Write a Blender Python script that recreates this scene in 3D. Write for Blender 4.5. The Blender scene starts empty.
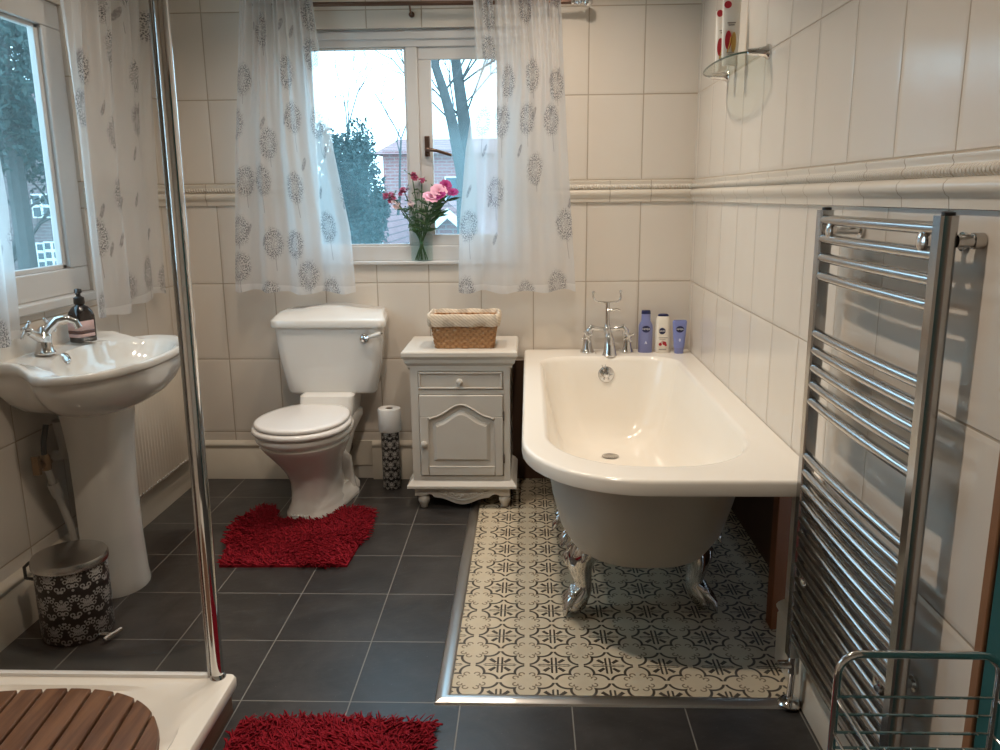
import bpy, math, random
from mathutils import Vector, Matrix
random.seed(7)
PI = math.pi
sc = bpy.context.scene
COL = sc.collection
ORG = {}

# ------------------------------------------------------------------ mesh builder
class MB:
    def __init__(s):
        s.v = []; s.f = []; s.m = []; s.cur = 0
    def add(s, vs, fs):
        b = len(s.v); s.v += [tuple(p) for p in vs]
        s.f += [tuple(b + i for i in f) for f in fs]; s.m += [s.cur] * len(fs)
        return s
    def box(s, x0, x1, y0, y1, z0, z1):
        vs = [(x, y, z) for z in (z0, z1) for y in (y0, y1) for x in (x0, x1)]
        return s.add(vs, [(0, 2, 3, 1), (4, 5, 7, 6), (0, 1, 5, 4), (2, 6, 7, 3), (0, 4, 6, 2), (1, 3, 7, 5)])
    def loft(s, rings, cap0=True, cap1=True, closed=True):
        n = len(rings[0]); vs = [p for r in rings for p in r]; fs = []
        m = n if closed else n - 1
        for i in range(len(rings) - 1):
            for j in range(m):
                k = (j + 1) % n
                fs.append((i * n + j, i * n + k, (i + 1) * n + k, (i + 1) * n + j))
        if cap0: fs.append(tuple(range(n - 1, -1, -1)))
        if cap1: fs.append(tuple((len(rings) - 1) * n + j for j in range(n)))
        return s.add(vs, fs)
    def lathe(s, prof, c=(0, 0, 0), axis='z', n=24, cap0=True, cap1=True, sx=1, sy=1):
        rings = []
        for r, h in prof:
            ring = []
            for j in range(n):
                a = 2 * PI * j / n
                p = (r * math.cos(a) * sx, r * math.sin(a) * sy, h)
                if axis == 'x': p = (p[2], p[0], p[1])
                elif axis == 'y': p = (p[0], p[2], -p[1])
                elif isinstance(axis, Matrix):
                    q = axis @ Vector(p); p = (q.x, q.y, q.z)
                ring.append((c[0] + p[0], c[1] + p[1], c[2] + p[2]))
            rings.append(ring)
        return s.loft(rings, cap0, cap1)
    def tube(s, pts, r, n=10, cap=True, closed=False, flat=1.0):
        P = [Vector(p) for p in pts]; N = len(P); rings = []
        R = r if isinstance(r, (list, tuple)) else [r] * N
        t0 = (P[1] - P[0]).normalized()
        up = Vector((0, 0, 1)) if abs(t0.z) < .9 else Vector((1, 0, 0))
        nrm = (up - t0 * up.dot(t0)).normalized()
        for i in range(N):
            if closed: t = P[(i + 1) % N] - P[i - 1]
            elif i == 0: t = P[1] - P[0]
            elif i == N - 1: t = P[-1] - P[-2]
            else: t = P[i + 1] - P[i - 1]
            t.normalize()
            nrm = (nrm - t * nrm.dot(t))
            if nrm.length < 1e-6: nrm = t.orthogonal()
            nrm.normalize(); b = t.cross(nrm)
            rings.append([tuple(P[i] + nrm * (R[i] * flat * math.cos(2 * PI * j / n)) + b * (R[i] * math.sin(2 * PI * j / n))) for j in range(n)])
        if closed: rings.append(rings[0])
        return s.loft(rings, cap and not closed, cap and not closed)
    def prism(s, poly, d0, d1, plane='xz'):
        def P(a, b, d):
            return (a, d, b) if plane == 'xz' else ((a, b, d) if plane == 'xy' else (d, a, b))
        n = len(poly)
        vs = [P(a, b, d0) for a, b in poly] + [P(a, b, d1) for a, b in poly]
        fs = [tuple(range(n)), tuple(range(2 * n - 1, n - 1, -1))]
        for i in range(n):
            k = (i + 1) % n; fs.append((i, i + n, k + n, k))
        return s.add(vs, fs)
    def sweep(s, prof, path, kind):
        # prof: (offset, z) pairs; path: list of (point xy, normal xy)
        rings = [[(p[0] + nn[0] * o, p[1] + nn[1] * o, z) for o, z in prof] for p, nn in path]
        return s.loft(rings, True, True)
    def ball(s, c, r, n=10, m=6, sx=1, sy=1, sz=1):
        prof = [(max(1e-4, r * math.sin(PI * i / m)), 0) for i in range(m + 1)]
        rings = []
        for i in range(m + 1):
            h = -r * math.cos(PI * i / m); q = max(1e-4, r * math.sin(PI * i / m))
            rings.append([(c[0] + q * math.cos(2 * PI * j / n) * sx, c[1] + q * math.sin(2 * PI * j / n) * sy, c[2] + h * sz) for j in range(n)])
        return s.loft(rings)
    def xf(s, M, start=0):
        for i in range(start, len(s.v)):
            q = M @ Vector(s.v[i]); s.v[i] = (q.x, q.y, q.z)
        return s
    def build(s, name, mat, parent=None, ang=38, bevel=0, uv=None, subd=0, flat=False, segs=2, solid=0):
        o0 = ORG.get(parent.name, Vector((0, 0, 0))) if parent else Vector((0, 0, 0))
        me = bpy.data.meshes.new(name)
        me.from_pydata([(a - o0.x, b - o0.y, c - o0.z) for a, b, c in s.v], [], s.f)
        mats = mat if isinstance(mat, (list, tuple)) else [mat]
        for m in mats: me.materials.append(m)
        for p, k in zip(me.polygons, s.m): p.material_index = min(k, len(mats) - 1)
        import bmesh
        bm = bmesh.new(); bm.from_mesh(me); bmesh.ops.recalc_face_normals(bm, faces=bm.faces); bm.to_mesh(me); bm.free()
        if not flat:
            me.shade_smooth(); me.set_sharp_from_angle(angle=math.radians(ang))
        if uv:
            L = me.uv_layers.new(name='UVMap')
            for p in me.polygons:
                cen = p.center + o0
                for li in p.loop_indices:
                    L.data[li].uv = uv(me.vertices[me.loops[li].vertex_index].co + o0, cen, me.loops[li].vertex_index)
        o = bpy.data.objects.new(name, me); COL.objects.link(o)
        if parent:
            o.parent = parent
        ORG[o.name] = o0
        if bevel:
            b = o.modifiers.new('b', 'BEVEL'); b.width = bevel; b.segments = segs; b.limit_method = 'ANGLE'; b.angle_limit = math.radians(40)
        if solid:
            b = o.modifiers.new('t', 'SOLIDIFY'); b.thickness = solid; b.offset = 0
        if subd:
            b = o.modifiers.new('s', 'SUBSURF'); b.levels = subd; b.render_levels = subd
        return o

def thing(name, label, cat, loc, group=None):
    o = bpy.data.objects.new(name, None); COL.objects.link(o); o.location = loc
    o.empty_display_size = .1
    ORG[o.name] = Vector(loc); o['label'] = label; o['category'] = cat
    if group: o['group'] = group
    return o
def tag(o, label, cat, group=None):
    o['label'] = label; o['category'] = cat
    if group: o['group'] = group
    return o
def struct(o):
    o['kind'] = 'structure'; return o
def copy_tree(o, parent=None):
    c = o.copy(); COL.objects.link(c)
    if parent: c.parent = parent
    ORG[c.name] = ORG[o.name]
    for ch in list(o.children): copy_tree(ch, c)
    return c
def lerp(a, b, t): return a + (b - a) * t
def sstep(a, b, x):
    t = max(0, min(1, (x - a) / (b - a))); return t * t * (3 - 2 * t)
def bez(p0, p1, p2, p3, n=12):
    out = []
    for i in range(n + 1):
        t = i / n; a = Vector(p0); b = Vector(p1); c = Vector(p2); d = Vector(p3)
        out.append(tuple(a * (1 - t) ** 3 + b * 3 * t * (1 - t) ** 2 + c * 3 * t * t * (1 - t) + d * t ** 3))
    return out
def rrect(x0, x1, y0, y1, rad, z, nc=10, ne=5):
    """closed ring; rad = ((rx,ry) for front-left, front-right, back-right, back-left)"""
    (a, b), (c, d), (e, f), (g, h) = rad
    pts = []
    def arc(cx, cy, rx, ry, a0, a1):
        for i in range(nc + 1):
            t = lerp(a0, a1, i / nc); pts.append((cx + rx * math.cos(t), cy + ry * math.sin(t), z))
    def edge(q):
        p = pts[-1]
        for i in range(1, ne): pts.append((lerp(p[0], q[0], i / ne), lerp(p[1], q[1], i / ne), z))
    arc(x0 + a, y0 + b, a, b, PI, 1.5 * PI); edge((x1 - c, y0))
    arc(x1 - c, y0 + d, c, d, 1.5 * PI, 2 * PI); edge((x1, y1 - f))
    arc(x1 - e, y1 - f, e, f, 0, .5 * PI); edge((x0 + g, y1))
    arc(x0 + g, y1 - h, g, h, .5 * PI, PI); edge((x0, y0 + b))
    return pts

# ------------------------------------------------------------------ node expressions
class X:
    def __init__(s, nt, k): s.nt = nt; s.k = k
    def op(s, o, b=None, c=None):
        n = s.nt.nodes.new('ShaderNodeMath'); n.operation = o
        for i, q in enumerate((s, b, c)):
            if q is None: continue
            if isinstance(q, X): s.nt.links.new(q.k, n.inputs[i])
            else: n.inputs[i].default_value = q
        return X(s.nt, n.outputs[0])
    def __add__(s, b): return s.op('ADD', b)
    __radd__ = __add__
    def __sub__(s, b): return s.op('SUBTRACT', b)
    def __rsub__(s, b): return (s * -1.0) + b
    def __mul__(s, b): return s.op('MULTIPLY', b)
    __rmul__ = __mul__
    def __truediv__(s, b): return s.op('DIVIDE', b)
    def abs(s): return s.op('ABSOLUTE')
    def fr(s): return s.op('FRACT')
    def fl(s): return s.op('FLOOR')
    def sin(s): return s.op('SINE')
    def cos(s): return s.op('COSINE')
    def sqrt(s): return s.op('SQRT')
    def min(s, b): return s.op('MINIMUM', b)
    def max(s, b): return s.op('MAXIMUM', b)
    def lt(s, b): return s.op('LESS_THAN', b)
    def gt(s, b): return s.op('GREATER_THAN', b)
    def mod(s, b): return s.op('FLOORED_MODULO', b)
    def atan2(s, b): return s.op('ARCTAN2', b)
    def ss(s, a, b):
        n = s.nt.nodes.new('ShaderNodeMapRange'); n.interpolation_type = 'SMOOTHSTEP'; n.clamp = True
        s.nt.links.new(s.k, n.inputs[0]); n.inputs[1].default_value = a; n.inputs[2].default_value = b
        return X(s.nt, n.outputs[0])
def hyp(a, b): return (a * a + b * b).sqrt()

class Mat:
    def __init__(s, name):
        s.m = bpy.data.materials.new(name); s.m.use_nodes = True; s.nt = s.m.node_tree
        s.b = s.nt.nodes['Principled BSDF']; s.out = s.nt.nodes['Material Output']
    def n(s, t): return s.nt.nodes.new(t)
    def xyz(s, kind='pos'):
        if kind == 'pos': k = s.n('ShaderNodeNewGeometry').outputs['Position']
        elif kind == 'uv': k = s.n('ShaderNodeTexCoord').outputs['UV']
        else: k = s.n('ShaderNodeTexCoord').outputs['Object']
        sp = s.n('ShaderNodeSeparateXYZ'); s.nt.links.new(k, sp.inputs[0])
        return [X(s.nt, o) for o in sp.outputs]
    def vec(s, a, b, c=0.0):
        n = s.n('ShaderNodeCombineXYZ')
        for i, q in enumerate((a, b, c)):
            if isinstance(q, X): s.nt.links.new(q.k, n.inputs[i])
            else: n.inputs[i].default_value = q
        return n.outputs[0]
    def noise(s, scale, detail=3, vec=None, rough=.5, dist=0):
        n = s.n('ShaderNodeTexNoise'); n.inputs['Scale'].default_value = scale; n.inputs['Detail'].default_value = detail
        n.inputs['Roughness'].default_value = rough; n.inputs['Distortion'].default_value = dist
        if vec is None: vec = s.n('ShaderNodeNewGeometry').outputs['Position']
        s.nt.links.new(vec, n.inputs['Vector'])
        return X(s.nt, n.outputs[0])
    def white(s, vec):
        n = s.n('ShaderNodeTexWhiteNoise'); n.noise_dimensions = '3D'; s.nt.links.new(vec, n.inputs[0]); return X(s.nt, n.outputs[0])
    def mix(s, fac, a, b):
        n = s.n('ShaderNodeMix'); n.data_type = 'RGBA'; n.clamp_factor = True
        if isinstance(fac, X): s.nt.links.new(fac.k, n.inputs[0])
        else: n.inputs[0].default_value = fac
        for i, q in ((6, a), (7, b)):
            if isinstance(q, (tuple, list)): n.inputs[i].default_value = (*q[:3], 1)
            else: s.nt.links.new(q, n.inputs[i])
        return n.outputs[2]
    def col(s, k): 
        if isinstance(k, (tuple, list)): s.b.inputs['Base Color'].default_value = (*k, 1)
        else: s.nt.links.new(k, s.b.inputs['Base Color'])
        return s
    def set(s, **k):
        for a, v in k.items():
            i = s.b.inputs[a.replace('_', ' ')]
            if isinstance(v, X): s.nt.links.new(v.k, i)
            else: i.default_value = v
        return s
    def bump(s, h, dist=.002, strength=1):
        n = s.n('ShaderNodeBump'); n.inputs['Distance'].default_value = dist; n.inputs['Strength'].default_value = strength
        s.nt.links.new(h.k, n.inputs['Height']); s.nt.links.new(n.outputs[0], s.b.inputs['Normal']); return s

def simple(name, c, rough=.4, metal=0, var=0, scale=12, bump=0, bscale=60, **k):
    m = Mat(name); m.set(Roughness=rough, Metallic=metal, **k)
    nz = m.noise(scale, 3)
    if var: m.col(m.mix(nz, tuple(x * (1 - var) for x in c), tuple(min(1, x * (1 + var)) for x in c)))
    else: m.col(c)
    if bump: m.bump(m.noise(bscale, 2), bump)
    return m.m

TILE = (.67, .615, .55); GROUT = (.40, .335, .26)
def tile_mat(name, ax, u0, pu):
    m = Mat(name); p = m.xyz(); u = p[ax]; z = p[2]
    above = z.gt(1.52)
    zz = (z - .264) * (1 - above) + ((z - 1.5755) * .4018 / .4065) * above
    fu = ((u - u0) / pu); fz = zz / .4018
    du = (fu.fr() - .5).abs() * -1.0 + .5; dz = (fz.fr() - .5).abs() * -1.0 + .5
    d = (du * pu).min(dz * .40)
    g = d.ss(.0017, .0036)
    edge = d.ss(.002, .016)
    idv = m.vec(fu.fl(), fz.fl(), 3.0)
    w = m.white(idv)
    wv = m.noise(9, 2)
    c = m.mix(w, tuple(x * .955 for x in TILE), tuple(x * 1.03 for x in TILE))
    c = m.mix(wv * .3, c, (.62, .55, .46))
    m.col(m.mix(g, GROUT, c))
    m.set(Roughness=(1 - g) * .5 + .16, Specular_IOR_Level=.45)
    m.bump(g * .45 + edge * .4 + m.noise(5, 1) * .9, .0022)
    return m.m
M = {}
M['tile_back'] = tile_mat('wall_tile_back', 0, .297, .2702)
M['tile_right'] = tile_mat('wall_tile_right', 1, 1.66, .2748)
M['tile_left'] = tile_mat('wall_tile_left', 1, 4.05, .2702)
M['dado'] = None
def dado_mat(name, ax):
    m = Mat(name); p = m.xyz(); u = p[ax]; z = p[2]
    rope = ((u + z * .35) * (2 * PI / .0135)).sin() * z.gt(1.528) * z.lt(1.551)
    f = (u / .205).fr(); d = ((f - .5).abs() * -1 + .5) * .205
    g = d.ss(.001, .0025)
    m.col(m.mix(g, GROUT, (.64, .58, .50))); m.set(Roughness=.2)
    m.bump(rope * .5 + g * .5, .003)
    return m.m
M['dado_x'] = dado_mat('dado_x', 0); M['dado_y'] = dado_mat('dado_y', 1)

def slate():
    m = Mat('slate_floor'); p = m.xyz(); x, y = p[0], p[1]
    fx = (x + .545) / .3367; fy = (y - 2.181) / .3425
    du = ((fx.fr() - .5).abs() * -1 + .5) * .3367; dv = ((fy.fr() - .5).abs() * -1 + .5) * .3425
    d = du.min(dv); g = d.ss(.0013, .0026)
    n1 = m.noise(3.2, 6, dist=1.2, rough=.62); n2 = m.noise(38, 4)
    sv = m.vec(x * 3 + y * 1.2, y * 14 - x * 5, m.white(m.vec(fx.fl(), fy.fl(), 1)) * 20)
    n3 = m.noise(1.6, 5, sv, .65)
    c = m.mix(n1.ss(.3, .75), (.024, .0222, .0215), (.050, .046, .044))
    c = m.mix(n3.ss(.55, .8) * .5, c, (.075, .071, .068))
    c = m.mix(n2.ss(.55, .8) * .22, c, (.085, .08, .078))
    specks = m.noise(160, 1).ss(.765, .79)
    c = m.mix(specks * .45, c, (.3, .28, .25))
    m.col(m.mix(g, (.215, .20, .18), c)); m.set(Roughness=n3 * .18 + .24, Specular_IOR_Level=.45)
    m.bump(g * .5 + n3 * .4 + n2 * .15, .0018)
    return m.m
M['slate'] = slate()

def vinyl():
    m = Mat('patterned_floor'); p = m.xyz()
    u = ((p[0] + .095) / .1765 + .5).fr() - .5; v = ((p[1] - 2.383) / .1782 + .5).fr() - .5
    a = u.abs(); b = v.abs()
    # quatrefoil around the cell corner (.5,.5)
    qa = .5 - a; qb = .5 - b
    d = (hyp(qa - .262, qb) - .220).min(hyp(qa, qb - .262) - .220)
    d = d.min(hyp(qa, qb) - .27)
    line = (1 - d.abs().ss(.017, .032)) * (1 - (qa.lt(.048) * qb.gt(.38)).max(qb.lt(.048) * qa.gt(.38)))
    # flower
    r = hyp(a, b)
    axis_v = (a - .040).abs().lt(.019) * (b + a * .6).lt(.275)
    axis_u = (b - .026).abs().lt(.0095) * (a + b * .6).lt(.30)
    lens = ((b - (1 - (a - .19).abs() / .13) * .035).abs()).lt(.008) * a.gt(.07) * a.lt(.31)
    dg = (a - b).abs(); ds = (a + b)
    leaf = (dg - (ds - .15) * .06).lt(.042) * ds.gt(.16) * ds.lt(.375)
    fl = axis_u.max(axis_v).max(leaf).max(lens * .7)
    # swirls in the quatrefoil
    def ring(cx, cy, rr, w): return 1 - (hyp(qa - cx, qb - cy) - rr).abs().ss(w, w + .006)
    s1 = ring(.095, .205, .048, .011) * (1 - (qa.lt(.09) * qb.lt(.20)))
    s2 = ring(.205, .100, .046, .011) * (1 - (qa.lt(.20) * qb.lt(.09)))
    s3 = (qa + qb * .75 - .262).abs().lt(.012) * qb.gt(.12) * qb.lt(.185)
    sw = s1.max(s2).max(s3)
    dots = 1 - hyp(qa - .38, qb).ss(.006, .012)
    wear = m.noise(55, 3)
    base = m.mix(m.noise(16, 3), (.52, .44, .315), (.62, .54, .40))
    c = m.mix(sw * .8, base, (.13, .09, .055))
    c = m.mix(line.max(fl) * (wear * .2 + .85), c, (.032, .024, .018))
    seam = a.lt(.006).max(b.lt(.006))
    c = m.mix(seam * .55, c, (.55, .47, .35))
    m.col(c); m.set(Roughness=.42, Specular_IOR_Level=.35)
    return m.m
M['vinyl'] = vinyl()

def damask(name, cw, ch, dark=(.012, .011, .012), light=(.34, .33, .33)):
    m = Mat(name); p = m.xyz('uv')
    fv = p[1] / ch; row = fv.fl(); fu = p[0] / cw + row.mod(2.0) * .5
    u = (fu.fr() - .5).abs(); v = fv.fr() - .5
    def disc(cx, cy, r): return 1 - (hyp(u - cx, (v - cy) * (ch / cw)) - r).ss(-.008, .012)
    def ring(cx, cy, r, w): return 1 - ((hyp(u - cx, (v - cy) * (ch / cw)) - r).abs() - w).ss(-.008, .012)
    f = disc(0.0, .05, .15).max(disc(.12, .14, .085)).max(disc(.14, -.0, .07)).max(disc(0.0, .27, .075))
    f = f.max(ring(.2, .2, .07, .022)).max(ring(.26, -.02, .075, .024)).max(ring(.13, -.19, .075, .024)).max(disc(0.0, -.2, .085)).max(disc(.0, -.36, .055))
    f = f.max(ring(.37, -.28, .075, .024)).max(disc(.44, -.38, .07)).max(ring(.4, .28, .07, .022)).max(disc(.46, .42, .05)).max(disc(.3, .38, .045)).max(disc(.36, .1, .045))
    veins = ((u * 40).sin() * (v * 46 + u * 30).sin()).gt(.55)
    f = f * (1 - veins * .55)
    m.col(m.mix(f, dark, light)); m.set(Roughness=.35)
    return m.m
M['damask_bin'] = damask('damask_bin', .082, .098, light=(.38,.37,.36))
M['damask_tube'] = damask('damask_tube', .046, .055, light=(.42, .4, .37))

M['ceramic'] = simple('white_ceramic', (.76, .735, .695), .07, var=.02, Specular_IOR_Level=.6, Coat_Weight=.3, Coat_Roughness=.03)
M['acrylic'] = simple('bath_acrylic', (.82, .775, .70), .16, var=.015, scale=4, Specular_IOR_Level=.5)
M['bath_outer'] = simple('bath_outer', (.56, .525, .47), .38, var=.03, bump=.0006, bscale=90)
M['plastic'] = simple('white_plastic', (.78, .76, .74), .22)
M['seat'] = simple('seat_white', (.80, .77, .745), .14)
M['upvc'] = simple('window_upvc', (.60, .59, .58), .3)
M['chrome'] = simple('chrome', (.72, .71, .70), .07, 1)
M['chrome_rail'] = simple('chrome_rail', (.42, .415, .41), .2, 1)
M['steel'] = simple('brushed_steel', (.50, .48, .46), .25, 1, bump=.0003, bscale=300)
M['alu'] = simple('threshold_aluminium', (.62, .60, .58), .28, 1)
M['dark'] = simple('dark_plastic', (.012, .012, .013), .35)
M['paint'] = simple('cabinet_paint', (.62, .575, .51), .42, var=.04, bump=.0003, bscale=40)
M['skirt'] = simple('skirting_paint', (.62, .56, .47), .35, var=.03)
M['ceiling'] = simple('ceiling_paint', (.75, .71, .64), .8)
M['rad'] = simple('radiator_paint', (.66, .58, .48), .35)
M['brownboard'] = simple('brown_board', (.085, .042, .024), .6, var=.3, scale=6)
M['post_wood'] = simple('orange_pine', (.25, .085, .03), .5, var=.25, scale=9)
M['frame_wood'] = simple('brown_frame_wood', (.22, .105, .05), .45, var=.3, scale=14)
M['teal'] = simple('teal_paint', (.009, .085, .088), .5)
M['paper'] = simple('toilet_paper', (.76, .73, .69), .9, bump=.001, bscale=120)
M['copper'] = simple('brass_valve', (.28, .18, .10), .4, 1)
M['pipe_white'] = simple('white_pipe', (.55, .53, .5), .4)
M['rod'] = simple('bronze_rod', (.16, .10, .075), .3, .8)
M['amber'] = simple('black_amber_bottle', (.012, .008, .008), .06, Specular_IOR_Level=.7)
M['pinklabel'] = simple('pink_label', (.62, .42, .40), .6)
M['lav'] = simple('lavender_plastic', (.19, .21, .42), .3)
M['lav2'] = simple('lavender_tube', (.20, .235, .50), .28)
M['navy'] = simple('navy_blue', (.008, .012, .07), .35)
M['whitebottle'] = simple('white_bottle', (.76, .71, .62), .3)
M['lettering'] = simple('white_lettering', (.8, .8, .82), .5)
M['red'] = simple('red_print', (.42, .015, .03), .4)
M['gold'] = simple('gold_print', (.50, .29, .07), .35)
M['grey_print'] = simple('grey_print', (.28, .25, .23), .6)
M['tape_white'] = simple('tube_white', (.72, .68, .62), .3)
M['pale_blue'] = simple('pale_print', (.55, .58, .75), .5)

def wood_mat(name, c1, c2, ax=1, rough=.45):
    m = Mat(name); p = m.xyz('obj')
    q = [p[0] * 40, p[1] * 40, p[2] * 40]; q[ax] = p[ax] * 3
    n = m.noise(1.0, 4, m.vec(*q), .6)
    m.col(m.mix(n.ss(.3, .7), c1, c2)); m.set(Roughness=rough); m.bump(n, .0006)
    return m.m
M['teak'] = wood_mat('teak_slats', (.105, .048, .026), (.21, .105, .055))
M['panelwood'] = wood_mat('tray_panel', (.20, .10, .06), (.30, .17, .11))

def wicker():
    m = Mat('wicker'); n = m.noise(140, 3); n2 = m.noise(25, 2)
    p = m.xyz(); wv = ((p[0] * (2 * PI / .028)).sin() * (p[2] * (2 * PI / .03)).sin()).ss(-.2, .9)
    c = m.mix(n, (.36, .175, .07), (.60, .34, .16)); c = m.mix(n2 * .4, c, (.52, .28, .12))
    c = m.mix(wv * .45, c, (.20, .085, .03)); m.col(c); m.set(Roughness=.6); m.bump(n - wv, .003); return m.m
M['wicker'] = wicker()
def liner():
    m = Mat('cotton_liner'); n = m.noise(60, 3); p = m.xyz()
    st = ((p[0] * 1.0 + p[2] * 1.3) * 330).sin().ss(.2, .9)
    m.col(m.mix(st * .45, (.66, .56, .44), (.36, .27, .19))); m.set(Roughness=.9); m.bump(n, .003); return m.m
M['liner'] = liner()
def red_pile():
    m = Mat('red_chenille'); n = m.noise(90, 2); n2 = m.noise(9, 2)
    c = m.mix(n, (.14, .004, .010), (.35, .015, .030)); c = m.mix(n2 * .5, c, (.22, .005, .012))
    m.col(c); m.set(Roughness=.85, Specular_IOR_Level=.15); return m.m
M['pile'] = red_pile()
def glassy(name, tint, rough=.0, fac=.06, emit=None):
    m = Mat(name); nt = m.nt; nt.nodes.remove(m.b)
    t = m.n('ShaderNodeBsdfTransparent'); t.inputs[0].default_value = (*tint, 1)
    g = m.n('ShaderNodeBsdfGlossy'); g.inputs['Roughness'].default_value = rough
    lw = m.n('ShaderNodeFresnel'); lw.inputs['IOR'].default_value = 1.45; ge = m.n('ShaderNodeNewGeometry')
    fk = X(nt, lw.outputs[0]) * (1 - X(nt, ge.outputs['Backfacing']))
    mx = m.n('ShaderNodeMixShader'); nt.links.new(fk.k, mx.inputs[0]); nt.links.new(t.outputs[0], mx.inputs[1]); nt.links.new(g.outputs[0], mx.inputs[2])
    nt.links.new(mx.outputs[0], m.out.inputs[0]); return m.m
M['screen_glass'] = glassy('screen_glass', (.905, .90, .89))
M['shelf_glass'] = glassy('shelf_glass', (.86, .89, .85))
M['vase_glass'] = glassy('vase_glass', (.90, .95, .95))
M['edge_glass'] = simple('glass_edge', (.05, .09, .07), .1)
M['clear'] = glassy('pane_glass', (.90, .97, .98))

def pane(name, mode):
    """double glazing with a real film of condensation on it"""
    m = Mat(name); nt = m.nt; nt.nodes.remove(m.b); p = m.xyz(); x, z = (p[0], p[2])
    t = m.n('ShaderNodeBsdfTransparent'); t.inputs[0].default_value = (.82, .96, .98, 1)
    g = m.n('ShaderNodeBsdfGlossy'); g.inputs['Roughness'].default_value = .01
    fr = m.n('ShaderNodeFresnel'); fr.inputs['IOR'].default_value = 1.45; ge = m.n('ShaderNodeNewGeometry')
    fk = X(nt, fr.outputs[0]) * (1 - X(nt, ge.outputs['Backfacing']))
    mx = m.n('ShaderNodeMixShader'); nt.links.new(fk.k, mx.inputs[0]); nt.links.new(t.outputs[0], mx.inputs[1]); nt.links.new(g.outputs[0], mx.inputs[2])
    tr = m.n('ShaderNodeBsdfTranslucent'); tr.inputs[0].default_value = (.38, .62, .68, 1)
    df = m.n('ShaderNodeBsdfDiffuse'); df.inputs[0].default_value = (.62, .72, .76, 1)
    mf = m.n('ShaderNodeMixShader'); mf.inputs[0].default_value = .25
    nt.links.new(tr.outputs[0], mf.inputs[1]); nt.links.new(df.outputs[0], mf.inputs[2])
    n = m.noise(4.5, 4)
    if mode == 'fix':
        low = 1 - (z + (n - .5) * .45).ss(1.55, 1.98)
        sv = m.vec(x * 60, p[1] * 60, z * 3); run = m.noise(1.0, 3, sv).ss(.42, .66)
        right = x.ss(-.90, -.70)
        f = low * (.03 + n * .13) * (1 - run * right * z.gt(1.45) * .75)
    elif mode == 'sash':
        low = 1 - (z + (n - .5) * .2).ss(1.76, 1.90); f = low * (.07 + n * .08)
    else:
        f = n * .05 + .01
    mz = m.n('ShaderNodeMixShader'); nt.links.new(f.k, mz.inputs[0]); nt.links.new(mx.outputs[0], mz.inputs[1]); nt.links.new(mf.outputs[0], mz.inputs[2])
    nt.links.new(mz.outputs[0], m.out.inputs[0]); return m.m
M['pane_fix'] = pane('pane_condensed', 'fix'); M['pane_sash'] = pane('pane_sash', 'sash'); M['pane_left'] = pane('pane_left', 'left')

def curtain_mat():
    m = Mat('sheer_print'); nt = m.nt; nt.nodes.remove(m.b)
    uvn = m.n('ShaderNodeTexCoord').outputs['UV']; p = m.xyz('uv')
    def vor(scale, rnd, off):
        vn = m.n('ShaderNodeTexVoronoi'); vn.voronoi_dimensions = '2D'; vn.inputs['Scale'].default_value = scale; vn.inputs['Randomness'].default_value = rnd
        mp = m.vec(p[0] + off, p[1] + off * .37); nt.links.new(mp, vn.inputs['Vector'])
        sp = m.n('ShaderNodeSeparateXYZ'); nt.links.new(vn.outputs['Position'], sp.inputs[0])
        spc = m.n('ShaderNodeSeparateXYZ'); nt.links.new(vn.outputs['Color'], spc.inputs[0])
        dx = p[0] + off - X(nt, sp.outputs[0]); dy = p[1] + off * .37 - X(nt, sp.outputs[1])
        return dx, dy, [X(nt, o) for o in spc.outputs]
    dx, dy, c = vor(3.9, .7, .13)
    r = hyp(dx, dy); a = dy.atan2(dx)
    fine = m.n('ShaderNodeTexVoronoi'); fine.voronoi_dimensions = '2D'; fine.inputs['Scale'].default_value = 125; nt.links.new(uvn, fine.inputs['Vector'])
    fd = X(nt, fine.outputs['Distance'])
    seeds = (1 - fd.ss(.26, .44))
    wob = m.noise(26, 2, uvn)
    rw = r + (wob - .5) * .035
    rays = ((a * 23.0 + wob * 5.0).sin() * .5 + .5).ss(.55, .9) * m.noise(60, 1, uvn).ss(.42, .55)
    head = (1 - rw.ss(.058, .092)) * ((seeds * (r.ss(.0, .05) * .5 + .5)).max(rays * .6)) * .95
    stem = (dx + dy * .12).abs().lt(.0022) * dy.lt(-.03) * dy.gt(-.20)
    big = c[0].gt(.30)
    m1 = head.max(stem * .6) * big
    ex, ey, e = vor(5.2, .8, 2.7)
    w1 = hyp((ex - ey * .5) * 2.6, ey - ex * -.3); s_ = hyp(ex - .012, ey * 2.4)
    body = (1 - w1.ss(.030, .042)) * (m.noise(70, 2, uvn).ss(.3, .6) * .6 + .25)
    wing = (1 - hyp((ex + ey) * .7, (ex - ey) * 3.2).ss(.026, .036)) * .6
    m2 = body.max(wing) * e[1].gt(.55)
    pr = m1.max(m2 * .8)
    pr = pr.min(1.0)
    col = m.mix(pr * .95, (.84, .835, .84), (.07, .07, .09))
    d = m.n('ShaderNodeBsdfDiffuse'); tl = m.n('ShaderNodeBsdfTranslucent'); tp = m.n('ShaderNodeBsdfTransparent')
    nt.links.new(col, d.inputs[0]); nt.links.new(col, tl.inputs[0])
    a1 = m.n('ShaderNodeMixShader'); a1.inputs[0].default_value = .56; nt.links.new(d.outputs[0], a1.inputs[1]); nt.links.new(tl.outputs[0], a1.inputs[2])
    hem = p[1].lt(.035)
    op = (.62 + pr * .25 + hem * .14)
    a2 = m.n('ShaderNodeMixShader'); nt.links.new(op.k, a2.inputs[0]); nt.links.new(tp.outputs[0], a2.inputs[1]); nt.links.new(a1.outputs[0], a2.inputs[2])
    nt.links.new(a2.outputs[0], m.out.inputs[0]); return m.m
M['curtain'] = curtain_mat()

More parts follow.
